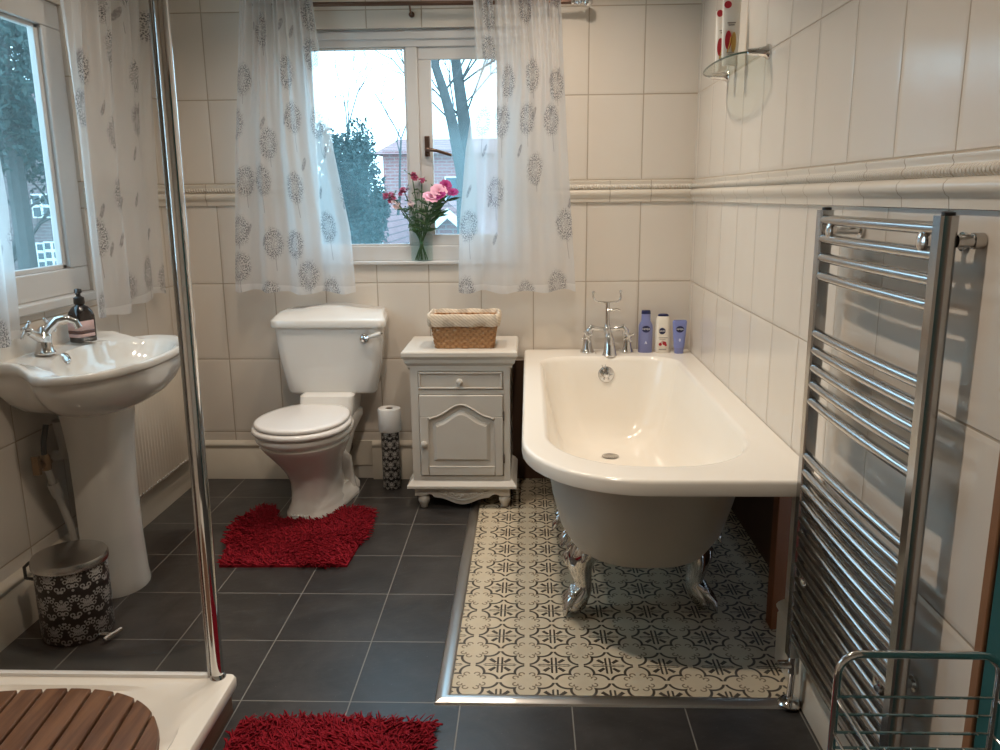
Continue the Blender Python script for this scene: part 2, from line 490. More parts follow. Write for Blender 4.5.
def brick(name, c1, c2, mortar, sc_=1.0):
    m = Mat(name); p = m.xyz()
    b = m.n('ShaderNodeTexBrick'); b.inputs['Scale'].default_value = 1.0
    b.inputs['Color1'].default_value = (*c1, 1); b.inputs['Color2'].default_value = (*c2, 1); b.inputs['Mortar'].default_value = (*mortar, 1)
    b.inputs['Brick Width'].default_value = .24 * sc_; b.inputs['Row Height'].default_value = .08 * sc_; b.inputs['Mortar Size'].default_value = .012
    m.nt.links.new(m.vec(p[0] + p[1], p[2]), b.inputs['Vector']); m.nt.links.new(b.outputs[0], m.b.inputs['Base Color']); m.set(Roughness=.9); return m.m
M['brick'] = brick('house_brick', (.33, .125, .125), (.40, .165, .16), (.38, .27, .26))
M['brick2'] = brick('house_brick_mauve', (.15, .105, .11), (.20, .135, .14), (.24, .20, .20))
M['roof'] = brick('roof_tiles', (.30, .14, .14), (.36, .175, .17), (.17, .09, .09), 1.3)
M['extwhite'] = simple('exterior_white', (.85, .85, .85), .5)
M['extglass'] = simple('exterior_glass', (.05, .09, .11), .08)
M['bark'] = simple('bark', (.07, .075, .075), .9, var=.3)
M['leaf'] = simple('evergreen_leaf', (.02, .05, .045), .6, var=.5, scale=4)
M['leaf2'] = simple('hedge_leaf', (.013, .036, .034), .6, var=.4, scale=3)
M['ground'] = simple('garden_grass', (.06, .09, .05), .9, var=.3, scale=2)
M['stem'] = simple('flower_stem', (.05, .11, .04), .6)
M['fleaf'] = simple('flower_leaf', (.045, .11, .035), .5)
M['petal_pink'] = simple('petal_pink', (.80, .42, .56), .6)
M['petal_mag'] = simple('petal_magenta', (.38, .02, .17), .6)
M['petal_dark'] = simple('petal_dusky', (.36, .05, .12), .6)
M['petal_pale'] = simple('petal_pale', (.70, .55, .56), .6)
M['water'] = glassy('water', (.95, .98, .98))

# ------------------------------------------------------------------ room shell
XL, XR, YB, YF, ZC = -1.82, .83, 4.19, -.55, 2.85
def wall(name, mat, fn): 
    mb = MB(); fn(mb); o = mb.build(name, mat, flat=True); return struct(o)
WX0, WX1, WZ0, WZ1 = -1.15, -.03, 1.165, 2.305      # back window opening
LY0, LY1, LZ0, LZ1 = 2.0, 3.335, 1.125, 2.245       # left window opening
def back(mb):
    T = YB + .085
    mb.box(XL - .16, WX0, YB, T, 0, ZC); mb.box(WX1, 1.2, YB, T, 0, ZC)
    mb.box(WX0, WX1, YB, T, 0, WZ0); mb.box(WX0, WX1, YB, T, WZ1, ZC)
wall('wall_back', M['tile_back'], back)
def left(mb):
    T = XL - .085
    mb.box(T, XL, YF, LY0, 0, ZC); mb.box(T, XL, LY1, YB, 0, ZC)
    mb.box(T, XL, LY0, LY1, 0, LZ0); mb.box(T, XL, LY0, LY1, LZ1, ZC)
wall('wall_left', M['tile_left'], left)
def right(mb):
    mb.box(XR, XR + .14, 1.385, YB, .645, ZC)
    mb.box(XR, XR + .14, 1.385, 2.44, 0, .645)
    mb.box(XR, XR + .14, YF, 1.385, 2.1, ZC)
    mb.box(XR, XR + .14, YF, .30, 0, 2.1)
wall('wall_right', M['tile_right'], right)
wall('wall_front', M['ceiling'], lambda mb: mb.box(XL - .16, 1.2, YF - .1, YF, 0, ZC))
wall('ceiling', M['ceiling'], lambda mb: mb.box(XL - .16, 1.2, YF - .1, YB + .16, ZC, ZC + .1))
wall('floor', M['slate'], lambda mb: mb.box(XL - .16, 1.2, YF - .1, YB + .16, -.1, 0))
wall('floor_patterned', M['vinyl'], lambda mb: mb.box(-.262, 1.0, 2.199, YB, 0, .004))
# bare board lining of the recess under the bath
wall('wall_recess', M['brownboard'], lambda mb: (mb.box(.985, 1.0, 2.44, YB, 0, .645), mb.box(-.085, .985, YB - .012, YB, .004, .655)))
def door(mb):
    pass
o = struct(MB().box(.826, .875, .36, 1.354, .005, 2.06).build('door_1', M['teal'], bevel=.003))
MB().box(.820, .828, .48, 1.19, .25, .95).box(.820, .828, .48, 1.19, 1.1, 1.9).build('door_panel', M['teal'], o, bevel=.006)
struct(MB().box(.822, .97, 1.357, 1.385, 0, 2.1).box(.822, .97, .30, .36, 0, 2.1).box(.822, .97, .36, 1.357, 2.06, 2.1).build('trim_1', M['frame_wood'], bevel=.004))

# dado border
DP = [(0, 1.466), (.011, 1.468), (.012, 1.482), (.013, 1.490), (.021, 1.496), (.026, 1.506), (.026, 1.516), (.019, 1.525), (.008, 1.528), (.010, 1.531), (.016, 1.535), (.018, 1.541), (.016, 1.547), (.011, 1.551), (.010, 1.556), (.014, 1.564), (.013, 1.571), (0, 1.574)]
DP2 = [(max(a, -.01), b) for a, b in DP]
def strip_x(mb, prof, x0, x1, y): mb.loft([[(x0, y - o, z) for o, z in prof], [(x1, y - o, z) for o, z in prof]])
def strip_y(mb, prof, y0, y1, x, sg): mb.loft([[(x + sg * o, y0, z) for o, z in prof], [(x + sg * o, y1, z) for o, z in prof]])
mb = MB(); strip_x(mb, DP, XL, WX0 - .0, YB); strip_x(mb, DP, WX1, XR - .001, YB); struct(mb.build('trim_2', M['dado_x'], ang=60))
mb = MB(); strip_y(mb, DP, 1.385, YB - .001, XR, -1); struct(mb.build('trim_3', M['dado_y'], ang=60))
mb = MB(); strip_y(mb, DP, LY1, YB - .001, XL, 1); struct(mb.build('trim_4', M['dado_y'], ang=60))
# skirting
SP = [(0, 0), (.020, 0), (.021, .168), (.016, .174), (.017, .180), (.025, .188), (.027, .198), (.020, .207), (.008, .213), (0, .216)]
mb = MB(); strip_x(mb, SP, XL, -.985, YB); strip_x(mb, SP, -.845, -.09, YB); struct(mb.build('baseboard_back', M['skirt'], ang=50))
struct(MB().box(-.985, -.845, YB - .008, YB, .075, .216).build('trim_5', M['skirt'], bevel=.002))
mb = MB(); strip_y(mb, SP, 2.16, YB, XL, 1); struct(mb.build('baseboard_left', M['skirt'], ang=50))
mb = MB(); strip_y(mb, SP, 1.39, 2.44, XR, -1); struct(mb.build('baseboard_right', M['skirt'], ang=50))
# aluminium threshold round the patterned floor
TP = [(-.026, 0), (-.022, .006), (-.010, .011), (.010, .011), (.020, .007), (.022, 0)]
mb = MB()
ya = 2.196; xa = -.262
mb.loft([[(xa + o, ya + o, z) for o, z in TP], [(xa + o, YB - .02, z) for o, z in TP]])
mb.loft([[(xa + o, ya + o, z) for o, z in TP], [(.80, ya + o, z) for o, z in TP]])
struct(mb.build('trim_6', M['alu'], ang=30))

# ------------------------------------------------------------------ windows
def window_back():
    yo = YB + .055; d0, d1 = YB + .03, YB + .064
    fr = MB()
    # outer frame
    X0, X1, Z0, Z1 = WX0, WX1, WZ0 + .012, WZ1
    GX0, GX1 = -1.083, -.603; MX0, MX1 = -.603, -.545
    zt, zb = 2.222, 1.255
    fr.box(X0, X1, d0, d1, zt, Z1); fr.box(X0, X1, d0, d1, Z0, zb)
    fr.box(X0, GX0, d0, d1, zb, zt); fr.box(MX0, MX1, d0, d1, zb, zt); fr.box(-.09, X1, d0, d1, zb, zt)
    root = struct(fr.build('window_1', M['upvc'], bevel=.004))
    # stepped bead round the head
    MB().box(X0, X1, d0 - .012, d0, zt + .035, Z1 - .012).build('frame_bead', M['upvc'], root, bevel=.003)
    MB().box(GX0, GX1, yo, yo + .006, zb, zt).build('fixed_pane', M['pane_fix'], root)
    b = MB()
    for a in (GX0, GX1 - .010): b.box(a, a + .010, d0 + .008, yo, zb, zt)
    b.box(GX0, GX1, d0 + .008, yo, zb, zb + .010); b.box(GX0, GX1, d0 + .008, yo, zt - .010, zt); b.build('glazing_bead', M['upvc'], root, bevel=.002)
    # opening casement
    s = MB(); sx0, sx1 = -.546, -.089; gz0, gz1 = 1.312, 2.163; g0, g1 = -.478, -.155
    ys0, ys1 = d0 + .012, d1
    s.box(sx0, sx1, ys0, ys1, gz1, zt + .001); s.box(sx0, sx1, ys0, ys1, zb - .001, gz0); s.box(sx0, g0, ys0, ys1, gz0, gz1); s.box(g1, sx1, ys0, ys1, gz0, gz1)
    sash = s.build('casement', M['upvc'], root, bevel=.005)
    MB().box(g0, g1, yo + .002, yo + .008, gz0, gz1).build('casement_pane', M['pane_sash'], sash)
    MB().box(sx0 - .006, sx1 + .004, d1 - .02, d1 - .012, zb, zt).build('seal', M['dark'], root)  if False else None
    h = MB(); hx = -.507; hz = 1.73
    h.lathe([(.011, 0), (.011, .02), (.008, .03)], (hx, ys0, hz), 'y', 12).xf(Matrix.Identity(4))
    hb = MB().box(hx - .013, hx + .013, ys0 - .012, ys0, hz - .03, hz + .07)
    hb.box(hx - .009, hx + .009, ys0 - .035, ys0 - .010, hz - .006, hz + .012)
    hb.tube([(hx, ys0 - .038, hz + .004), (hx + .05, ys0 - .042, hz - .003), (hx + .10, ys0 - .040, hz - .018), (hx + .125, ys0 - .038, hz - .026)], [.010, .009, .009, .008], 8)
    hb.build('window_handle', M['rod'], root, bevel=.003)
    # sill board
    sl = MB().box(X0, X1, YB - .022, d0, WZ0 - .003, WZ0 + .014)
    sl.build('window_sill', M['upvc'], root, bevel=.004)
window_back()
def window_left():
    d0, d1 = XL - .064, XL - .012
    fr = MB(); GY1 = 3.205; gz0, gz1 = 1.235, 2.150; gy0 = 2.10
    fr.box(d0, d1, LY0, LY1, gz1, LZ1); fr.box(d0, d1, LY0, LY1, LZ0 + .01, gz0)
    fr.box(d0, d1, GY1, LY1, gz0, gz1); fr.box(d0, d1, LY0, gy0, gz0, gz1)
    root = struct(fr.build('window_2', M['upvc'], bevel=.005))
    MB().box(XL - .06, XL - .054, gy0, GY1, gz0, gz1).build('pane', M['pane_left'], root)
    b = MB()
    b.box(XL - .054, d1 - .016, GY1 - .026, GY1, gz0, gz1); b.box(XL - .054, d1 - .016, gy0, GY1, gz1 - .016, gz1); b.box(XL - .054, d1 - .016, gy0, GY1, gz0, gz0 + .018)
    b.build('glazing_bead', M['upvc'], root, bevel=.003)
    MB().box(d0 + .02, XL + .028, LY0, LY1 - .02, LZ0 - .028, LZ0 + .010).build('window_sill', M['upvc'], root, bevel=.006)
window_left()

# ------------------------------------------------------------------ curtains
def curtain(name, P, nf, amp, label, group, seed, ztop=2.47, zbot=1.035, gather=.5, rot=0, ntop=11):
    """P(v, u) -> (x, y) base line at height fraction v (0 bottom, 1 top), u across; folds along given normal"""
    rnd = random.Random(seed); NU, NV = 150, 60
    ph = [rnd.uniform(0, 6.28) for _ in range(6)]; vs = []; uvs = []
    W = 1.75 * .55
    for i in range(NV + 1):
        v = i / NV
        for j in range(NU + 1):
            u = j / NU
            (x, y), (nx, ny), zb = P(v, u)
            w1 = math.sin(2 * PI * nf * u + ph[0] + .7 * math.sin(2 * PI * u + ph[1]))
            w2 = math.sin(2 * PI * nf * 2.3 * u + ph[2] + 1.2 * math.sin(5 * u))
            w3 = math.sin(2 * PI * ntop * u + ph[3] + .8 * math.sin(9 * u + ph[4]))
            k = sstep(.45, 1, v)
            d = amp * ((1 - .55 * k) * (w1 * .75 + w2 * .25) + k * .75 * w3)
            # pinch folds hanging from the heading
            d += amp * .5 * (v ** 2) * math.sin(2 * PI * (nf + 3) * u + 3 * v + ph[5])
            z = lerp(zb, ztop, v) 
            if i == 0: z -= .006 * w1
            vs.append((x + nx * d, y + ny * d, z)); uvs.append((u * W + seed * .71, v * (ztop - zbot)))
    fs = [(i * (NU + 1) + j, i * (NU + 1) + j + 1, (i + 1) * (NU + 1) + j + 1, (i + 1) * (NU + 1) + j) for i in range(NV) for j in range(NU)]
    mb = MB().add(vs, fs)
    o = mb.build(name, M['curtain'], ang=180, uv=lambda co, c, i: uvs[i])
    return tag(o, label, 'curtain', group)
YC = YB - .112
def left_edge(pts):
    def f(v):
        z = lerp(1.035, 2.47, v)
        for (z0, a), (z1, b) in zip(pts, pts[1:]):
            if z <= z1: return lerp(a, b, max(0, (z - z0) / (z1 - z0)))
        return pts[-1][1]
    return f
cl0 = left_edge([(1.03, -1.492), (1.735, -1.437), (2.45, -1.352)]); cl1 = left_edge([(1.03, -.877), (1.34, -.89), (1.73, -.953), (2.42, -1.012)])
cr0 = left_edge([(1.03, -.352), (1.34, -.343), (1.72, -.304), (2.05, -.243), (2.45, -.256)]); cr1 = left_edge([(1.03, .238), (1.718, .191), (2.45, .150)])
# nearest to the centre edge the cloth is stretched, so the fold spacing is uneven
def PC(e0, e1, zb0, zb1):
    return lambda v, u: ((lerp(e0(v), e1(v), u), YC), (0, -1), lerp(zb0, zb1, u) + .004 * math.sin(9 * u))
curtain('sheer_curtain', PC(cl0, cl1, 1.042, 1.024), 3.6, .027, 'white sheer dandelion-print curtain hanging to the left of the flowers, above the toilet', None, 1)
curtain('sheer_curtain', PC(cr0, cr1, 1.026, 1.032), 3.2, .027, 'white sheer dandelion-print curtain hanging to the right of the flowers, beside the bath taps', None, 2)
ca = left_edge([(1.03, 3.19), (1.5, 3.195), (1.88, 3.20), (2.45, 3.23)]); cb = left_edge([(1.03, 3.875), (1.5, 3.89), (2.45, 3.97)])
curtain('sheer_curtain', lambda v, u: ((XL + .065, lerp(ca(v), cb(v), u)), (1, 0), lerp(1.06, 1.02, math.sin(u * 5.5) * .5 + .5)), 2.8, .024,
        'full white sheer curtain on the side window, behind the shower glass, right of the basin', None, 3)
cc = left_edge([(1.03, 2.16), (2.45, 2.16)]); cd = left_edge([(1.03, 2.715), (1.17, 2.728), (1.5, 2.745), (1.7, 2.73), (2.0, 2.66), (2.45, 2.52)])
curtain('sheer_curtain', lambda v, u: ((XL + .065, lerp(cc(v), cd(v), u)), (1, 0), 1.03), 2.6, .022,
        'narrow slice of white sheer curtain at the photo edge, above the basin tap', None, 4)
# curtain pole of the back window
rod = thing('curtain_pole', 'bronze curtain pole with a glass ball end above the back window', 'curtain pole', (-.6, YC, 2.392))
ZR = 2.392; YR = YB - .072
MB().tube([(-1.33, YR, ZR + .012), (.205, YR, ZR)], .0105, 12).build('pole', M['rod'], rod)
for sx in (1,):
    x0 = .205 if sx > 0 else -1.46; zz = ZR if sx > 0 else ZR + .012
    f = MB().lathe([(.012, 0), (.016, .004), (.016, .012), (.009, .018), (.012, .026), (.018, .034), (.018, .042), (.008, .05), (.008, .056)], (0, 0, 0), 'x', 16)
    f.ball((.078, 0, 0), .026, 12, 8)
    f.xf(Matrix.Translation((x0, YR, zz)) @ Matrix.Diagonal((sx, 1, 1, 1)))
    f.build('finial', M['vase_glass'] if False else M['chrome'], rod)
for x in (-.56, .10, -1.25):
    MB().tube([(x, YR, ZR), (x, YR + .03, ZR - .03), (x, YB - .010, ZR - .03)], .005, 8).lathe([(.014, -.010), (.014, 0)], (x, YB, ZR - .03), 'y', 16).build('bracket', M['rod'], rod)

# ------------------------------------------------------------------ vase and flowers
VX, VY, VZ = -.545, YB - .0, WZ0 + .014
VY = YB + .0
vase = thing('glass_vase', 'clear glass vase of water on the back window sill', 'vase', (VX, VY, VZ))
prof = [(.044, 0), (.047, .004), (.047, .10), (.048, .125), (.044, .136), (.030, .150), (.027, .162), (.034, .180)]
mb = MB().lathe([(r, VZ + h) for r, h in prof], (VX, VY, 0), 'z', 6, True, False, sx=1.2, sy=.68)
mb.build('vase_body', M['vase_glass'], vase, ang=25)
MB().lathe([(.043, VZ + .006), (.043, VZ + .095)], (VX, VY, 0), 'z', 6, sx=1.2, sy=.68).build('water', M['water'], vase)
def bloom(mb, c, r, n, tilt, seed):
    rn = random.Random(seed)
    R = Matrix.Rotation(tilt[0], 4, 'X') @ Matrix.Rotation(tilt[1], 4, 'Y')
    for ring, (nn, rr, lift) in enumerate(((n, r, .15), (max(5, n - 2), r * .72, .5), (5, r * .42, .95))):
        for k in range(nn):
            a = 2 * PI * (k + .5 * ring) / nn + rn.uniform(-.1, .1)
            w = rr * .36; pts = []
            for (t, ww) in ((.08, .3), (.45, 1.0), (.85, .8), (1.0, .15)):
                h = rr * t * lift + rr * .1 * math.sin(t * 3)
                q = rr * t * math.sqrt(max(.05, 1 - lift * lift * .6))
                for sgn in (-1, 1):
                    p = Vector((q * math.cos(a) - sgn * w * ww * math.sin(a), q * math.sin(a) + sgn * w * ww * math.cos(a), h + abs(ww) * .002))
                    p = R @ p; pts.append((c[0] + p.x, c[1] + p.y, c[2] + p.z))
            mb.add(pts, [(0, 1, 3, 2), (2, 3, 5, 4), (4, 5, 7, 6)])
def leafblade(mb, base, tip, w, droop=0):
    b = Vector(base); t = Vector(tip); ax = (t - b); side = ax.cross(Vector((0, 1, 0.3))).normalized()
    L = []
    for s_, ww in ((0, .15), (.3, .9), (.65, .8), (1, .03)):
        p = b + ax * s_ + Vector((0, 0, -droop * s_ * s_))
        L += [tuple(p - side * w * ww), tuple(p + Vector((0, -.003, 0))), tuple(p + side * w * ww)]
    mb.add(L, [(3 * i + j, 3 * i + j + 1, 3 * i + j + 4, 3 * i + j + 3) for i in range(3) for j in range(2)])
# px-derived heads: (x offset, dy, z above vase base, kind, radius)
FL = [(.098, -.045, .345, 'petal_pink', .046, 'pale pink open flower, uppermost on the right of the vase'),
      (.060, -.060, .315, 'petal_pink', .046, 'pale pink flower leaning low at the front right of the vase'),
      (.130, -.015, .375, 'petal_mag', .034, 'magenta flower at the top right of the bunch'),
      (.165, -.020, .340, 'petal_mag', .034, 'magenta flower furthest to the right of the bunch'),
      (.110, -.065, .325, 'petal_mag', .032, 'magenta flower nestled among the pale pink ones'),
      (-.035, -.02, .420, 'petal_dark', .030, 'dusky crimson flower, topmost of the bunch'),
      (.010, .000, .400, 'petal_dark', .024, 'small crimson bud near the window mullion'),
      (-.075, -.03, .345, 'petal_dark', .030, 'dusky purple flower left of centre in the bunch'),
      (-.165, -.02, .340, 'petal_dark', .030, 'dusky pink flower furthest to the left of the bunch'),
      (-.115, -.03, .290, 'petal_pale', .030, 'pale cream flower low on the left of the bunch'),
      (-.050, -.04, .300, 'petal_pale', .026, 'pale blush flower in the middle of the bunch, in front of the mullion'),
      (-.135, -.02, .320, 'petal_dark', .026, 'dusky pink flower second from the left end of the bunch')]
for i, (dx, dy, dz, mt, r, lab) in enumerate(FL):
    tipp = (VX + dx, VY + dy, VZ + dz)
    base = (VX - .25 * dx * .6 + random.uniform(-.012, .012), VY + random.uniform(-.008, .008), VZ + .006)
    neck = (VX + dx * .10, VY, VZ + .150)
    t = thing('cut_flower', lab, 'flower', base, 'cut flowers in the glass vase')
    path = bez(base, (lerp(base[0], neck[0], .6), VY, VZ + .09), (neck[0] + dx * .15, VY + dy * .3, VZ + .20), tipp, 10)
    MB().tube(path, .0026, 6).build('stem', M['stem'], t)
    rn = random.Random(i); b = MB()
    if mt == 'petal_pink' or mt == 'petal_mag':
        bloom(b, tipp, r, 9, (.8 + rn.uniform(-.3, .3), rn.uniform(-.4, .4)), i)
    else:
        for k in range(5):
            c = (tipp[0] + rn.uniform(-.018, .018), tipp[1] + rn.uniform(-.018, .018), tipp[2] + rn.uniform(-.022, .016))
            bloom(b, c, r * .62, 6, (.5 + rn.uniform(-.8, .8), rn.uniform(-.8, .8)), i * 9 + k)
    b.build('bloom', M[mt], t)
    b = MB()
    for k in range(15):
        q = path[rn.randint(5, 9)]
        a = rn.uniform(0, 6.28); L = rn.uniform(.035, .085) if i < 5 else rn.uniform(.015, .035)
        leafblade(b, q, (q[0] + L * math.cos(a), q[1] + L * .4 * math.sin(a), q[2] + L * rn.uniform(.2, .9)), L * (.11 if i < 5 else .16), .01)
    if i >= 5:
        for k in range(16):
            q = path[rn.randint(5, 10)]; e = (q[0] + rn.uniform(-.04, .04), q[1] + rn.uniform(-.02, .02), q[2] + rn.uniform(.0, .04))
            b.tube([q, e], .0011, 4); b.ball(e, .004, 6, 4)
    b.build('foliage', M['fleaf'], t)['kind'] = 'stuff'

# ------------------------------------------------------------------ bath
bath = thing('bathtub', 'cream back-to-wall roll-edge bath on chrome claw feet in the right corner', 'bathtub', (.4, 3.1, .004))
TOP = .715
def tub():
    R = []
    rr = lambda a, b, c, d, rad, z: R.append(rrect(a, b, c, d, rad, z))
    E4 = lambda fx, fy, bx, by: ((fx, fy), (fx, fy), (bx, by), (bx, by))
    # outside of the belly, bottom to top
    rr(.36, .44, 3.0, 3.7, E4(.035, .3, .035, .3), .226)
    rr(.28, .52, 2.72, 3.86, E4(.11, .2, .08, .1), .228)
    rr(.205, .595, 2.60, 3.95, E4(.17, .24, .10, .12), .244)
    rr(.150, .648, 2.50, 3.985, E4(.22, .28, .11, .12), .292)
    rr(.112, .680, 2.43, 4.005, E4(.25, .31, .12, .12), .37)
    rr(.083, .702, 2.37, 4.02, E4(.27, .33, .13, .13), .49)
    rr(.058, .730, 2.30, 4.03, E4(.29, .35, .14, .14), .668)
    nb = len(R)
    O = lambda i, z: rrect(-.022 + i, XR - .002 - i * .2, 2.172 + i, YB - .013, ((.37 - i, .40 - i), (.012, .012), (.005, .005), (.02, .02)), z)
    R.append(O(.006, .668)); R.append(O(.001, .669)); R.append(O(0, .674)); R.append(O(0, .704)); R.append(O(.002, .710)); R.append(O(.006, .714)); R.append(O(.011, TOP)); R.append(O(.020, TOP))
    I = lambda x0, x1, y0, y1, f, b, z: R.append(rrect(x0, x1, y0, y1, E4(*f, *b), z))
    I(.050, .736, 2.292, 3.996, (.30, .34), (.16, .16), TOP)
    I(.056, .730, 2.298, 3.990, (.30, .34), (.16, .16), TOP - .001)
    I(.064, .722, 2.308, 3.982, (.295, .335), (.155, .155), .708)
    I(.072, .714, 2.320, 3.974, (.29, .33), (.15, .15), .692)
    I(.094, .692, 2.38, 3.955, (.28, .32), (.15, .15), .56)
    I(.130, .655, 2.49, 3.93, (.25, .31), (.14, .15), .41)
    I(.172, .615, 2.60, 3.90, (.21, .28), (.13, .15), .335)
    I(.23, .558, 2.74, 3.86, (.16, .24), (.11, .14), .302)
    I(.30, .485, 2.95, 3.80, (.08, .2), (.08, .12), .290)
    I(.36, .42, 3.2, 3.74, (.029, .1), (.029, .08), .288)
    mb = MB(); mb.loft(R)
    n = len(R[0]); 
    k = 0
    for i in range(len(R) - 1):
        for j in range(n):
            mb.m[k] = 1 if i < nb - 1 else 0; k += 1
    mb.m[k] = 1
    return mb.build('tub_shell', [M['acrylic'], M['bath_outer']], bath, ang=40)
tub()
# drain and overflow
MB().lathe([(.036, .289), (.040, .2925), (.033, .2945), (.026, .2915), (.006, .2905)], (.388, 3.69, 0), 'z', 20).build('drain', M['steel'], bath)
ov = MB().lathe([(.040, 0), (.042, .006), (.036, .014), (.018, .018), (.014, .026), (.004, .027)], (0, 0, 0), 'z', 24)
for k in range(6): ov.ball((.026 * math.cos(k * PI / 3), .026 * math.sin(k * PI / 3), .018), .006, 8, 5)
ov.xf(Matrix.Translation((.388, 3.972, .625)) @ Matrix.Rotation(PI / 2 - .1, 4, 'X'))
ovo = ov.build('overflow_cover', M['chrome'], bath)
# claw feet
def claw(sx, y, fy):
    mb = MB(); x = .405 + sx * .225
    P = lambda a, b, c: (.405 + sx * a, y + fy * b, c)
    # acanthus plate hugging the belly
    arc_ = [P(.135, .0, .236), P(.178, -.005, .252), P(.222, -.01, .284), P(.256, -.012, .325), P(.278, -.012, .372)]
    mb.tube(arc_, [.026, .056, .066, .056, .032], 14, flat=.42)
    rn = random.Random(5)
    for k in range(9):
        q = arc_[min(4, k // 2)]; w = rn.uniform(-.04, .04)
        c_ = (q[0] + sx * .012 + rn.uniform(-.006, .006), q[1] + w, q[2] - .010 + rn.uniform(-.01, .012))
        mb.tube([c_, (c_[0] + sx * .014, c_[1] + w * .3, c_[2] - .022), (c_[0] + sx * .022, c_[1] + w * .5, c_[2] - .046)], [.006, .013, .004], 8)
    for w in (-.035, 0, .035):
        mb.tube([P(.276, w * .6 - .012, .362), P(.292, w - .012, .380), P(.302, w - .012, .372)], [.012, .012, .006], 8)
    # cabriole leg
    mb.tube([P(.160, -.004, .262), P(.192, -.006, .236), P(.214, -.004, .205), P(.216, .008, .165), P(.208, .016, .125), P(.204, .02, .09), P(.222, .028, .06), P(.238, .034, .036)],
            [.050, .058, .054, .042, .033, .030, .036, .030], 14)
    for q, w in ((-.034, .012), (-.011, .013), (.012, .013), (.034, .012)):
        mb.tube([P(.204, .016 + q * .4, .105), P(.240, .026 + q * .9, .082), P(.270, .036 + q * 1.2, .052), P(.276, .04 + q * 1.2, .018)], [w, w * 1.2, w * 1.05, w * .5], 8)
        mb.ball(P(.243, .027 + q * .9, .084), .016, 8, 6)
    mb.ball(P(.238, .034, .030), .030, 14, 8)
    mb.tube([P(.234, -.02, .235), P(.262, -.022, .21), P(.262, -.012, .175), P(.246, -.004, .165)], [.010, .018, .012, .006], 8)
    return mb.build('claw_foot', M['chrome'], bath, ang=60)
claw(-1, 2.76, -1); claw(1, 2.80, -1); claw(-1, 3.72, 1); claw(1, 3.72, 1)
# mixer tap
tap = MB(); TY = YB - .095
def flare(mb, x, y, z0, z1, r0, r1, n=20):
    prof = [(r0, z0), (r0, z0 + .006), (r0 * .88, z0 + .010)]
    for i in range(1, 7): prof.append((lerp(r0 * .86, r1, (i / 6) ** .75), lerp(z0 + .01, z1, i / 6)))
    mb.lathe(prof, (x, y, 0), 'z', n)
LX, RX, CX = .312, .492, .402
flare(tap, LX - .010, TY, TOP, .802, .037, .016); flare(tap, RX + .010, TY, TOP, .802, .037, .016)
tap.tube([(LX - .006, TY, .79), (LX - .002, TY, .828), (LX + .012, TY, .845), (LX + .03, TY, .838), (CX, TY, .832), (RX - .03, TY, .838), (RX - .012, TY, .845), (RX + .002, TY, .828), (RX + .006, TY, .79)], [.016, .019, .017, .013, .011, .013, .017, .019, .016], 12)
tap.ball((CX, TY, .832), .021, 14, 8)
tap.tube([(CX, TY, .84), (CX, TY, .89), (CX, TY, .972)], [.014, .0105, .0105], 12)
tap.lathe([(.015, .845), (.017, .85), (.015, .856)], (CX, TY, 0), 'z', 14)
tapo = tap.build('mixer_tap', M['chrome'], bath)
sp = MB().tube([(CX, TY, .83), (CX, TY - .045, .822), (CX + .004, TY - .075, .795), (CX + .006, TY - .082, .75), (CX + .006, TY - .083, .715)], [.016, .019, .023, .029, .036], 16)
sp.lathe([(.037, .713), (.038, .718), (.034, .724)], (CX + .006, TY - .083, 0), 'z', 16, False, False)
sp.build('spout', M['chrome'], tapo)
for sx, hx in ((-1, LX), (1, RX)):
    h = MB(); c = (hx + sx * .014, TY - .012, .812)
    h.lathe([(.017, 0), (.019, .01), (.014, .022), (.009, .026)], (c[0], c[1], c[2] - .01), Matrix.Rotation(PI / 2, 4, 'X') @ Matrix.Rotation(0, 4, 'Y'), 14)
    for k in range(4):
        a = k * PI / 2 + .5
        e = (c[0] + .027 * math.cos(a), c[1] - .024, c[2] - .01 + .027 * math.sin(a))
        h.tube([(c[0], c[1] - .022, c[2] - .01), e], [.006, .0045], 8); h.ball(e, .0065, 8, 6)
    h.build('cross_handle', M['chrome'], tapo)
cr = MB().tube([(.330, TY, 1.018), (.329, TY, 1.0), (.336, TY, .983), (.352, TY, .974), (CX, TY, .970), (.450, TY, .974), (.463, TY, .983), (.468, TY, 1.0), (.466, TY, 1.022)], .0055, 10)
cr.ball((.330, TY, 1.022), .0085, 10, 6); cr.ball((.466, TY, 1.026), .0085, 10, 6)
cr.build('shower_cradle', M['chrome'], tapo)
MB().tube([(CX, TY - .004, .935), (CX + .022, TY - .01, .933), (CX + .045, TY - .014, .94), (CX + .062, TY - .016, .932)], [.008, .007, .005, .004], 8).ball((CX + .016, TY - .01, .934), .010, 10, 6).build('diverter_lever', M['chrome'], tapo)
MB().tube([(LX + .03, TY - .02, .718), (.352, 3.99, .70), (.386, 3.95, .636)], .0016, 5).tube([(CX - .022, TY - .03, .716), (CX - .02, 3.985, .69), (.385, 3.95, .65)], .0012, 5).build('plug_chain', M['steel'], bath)

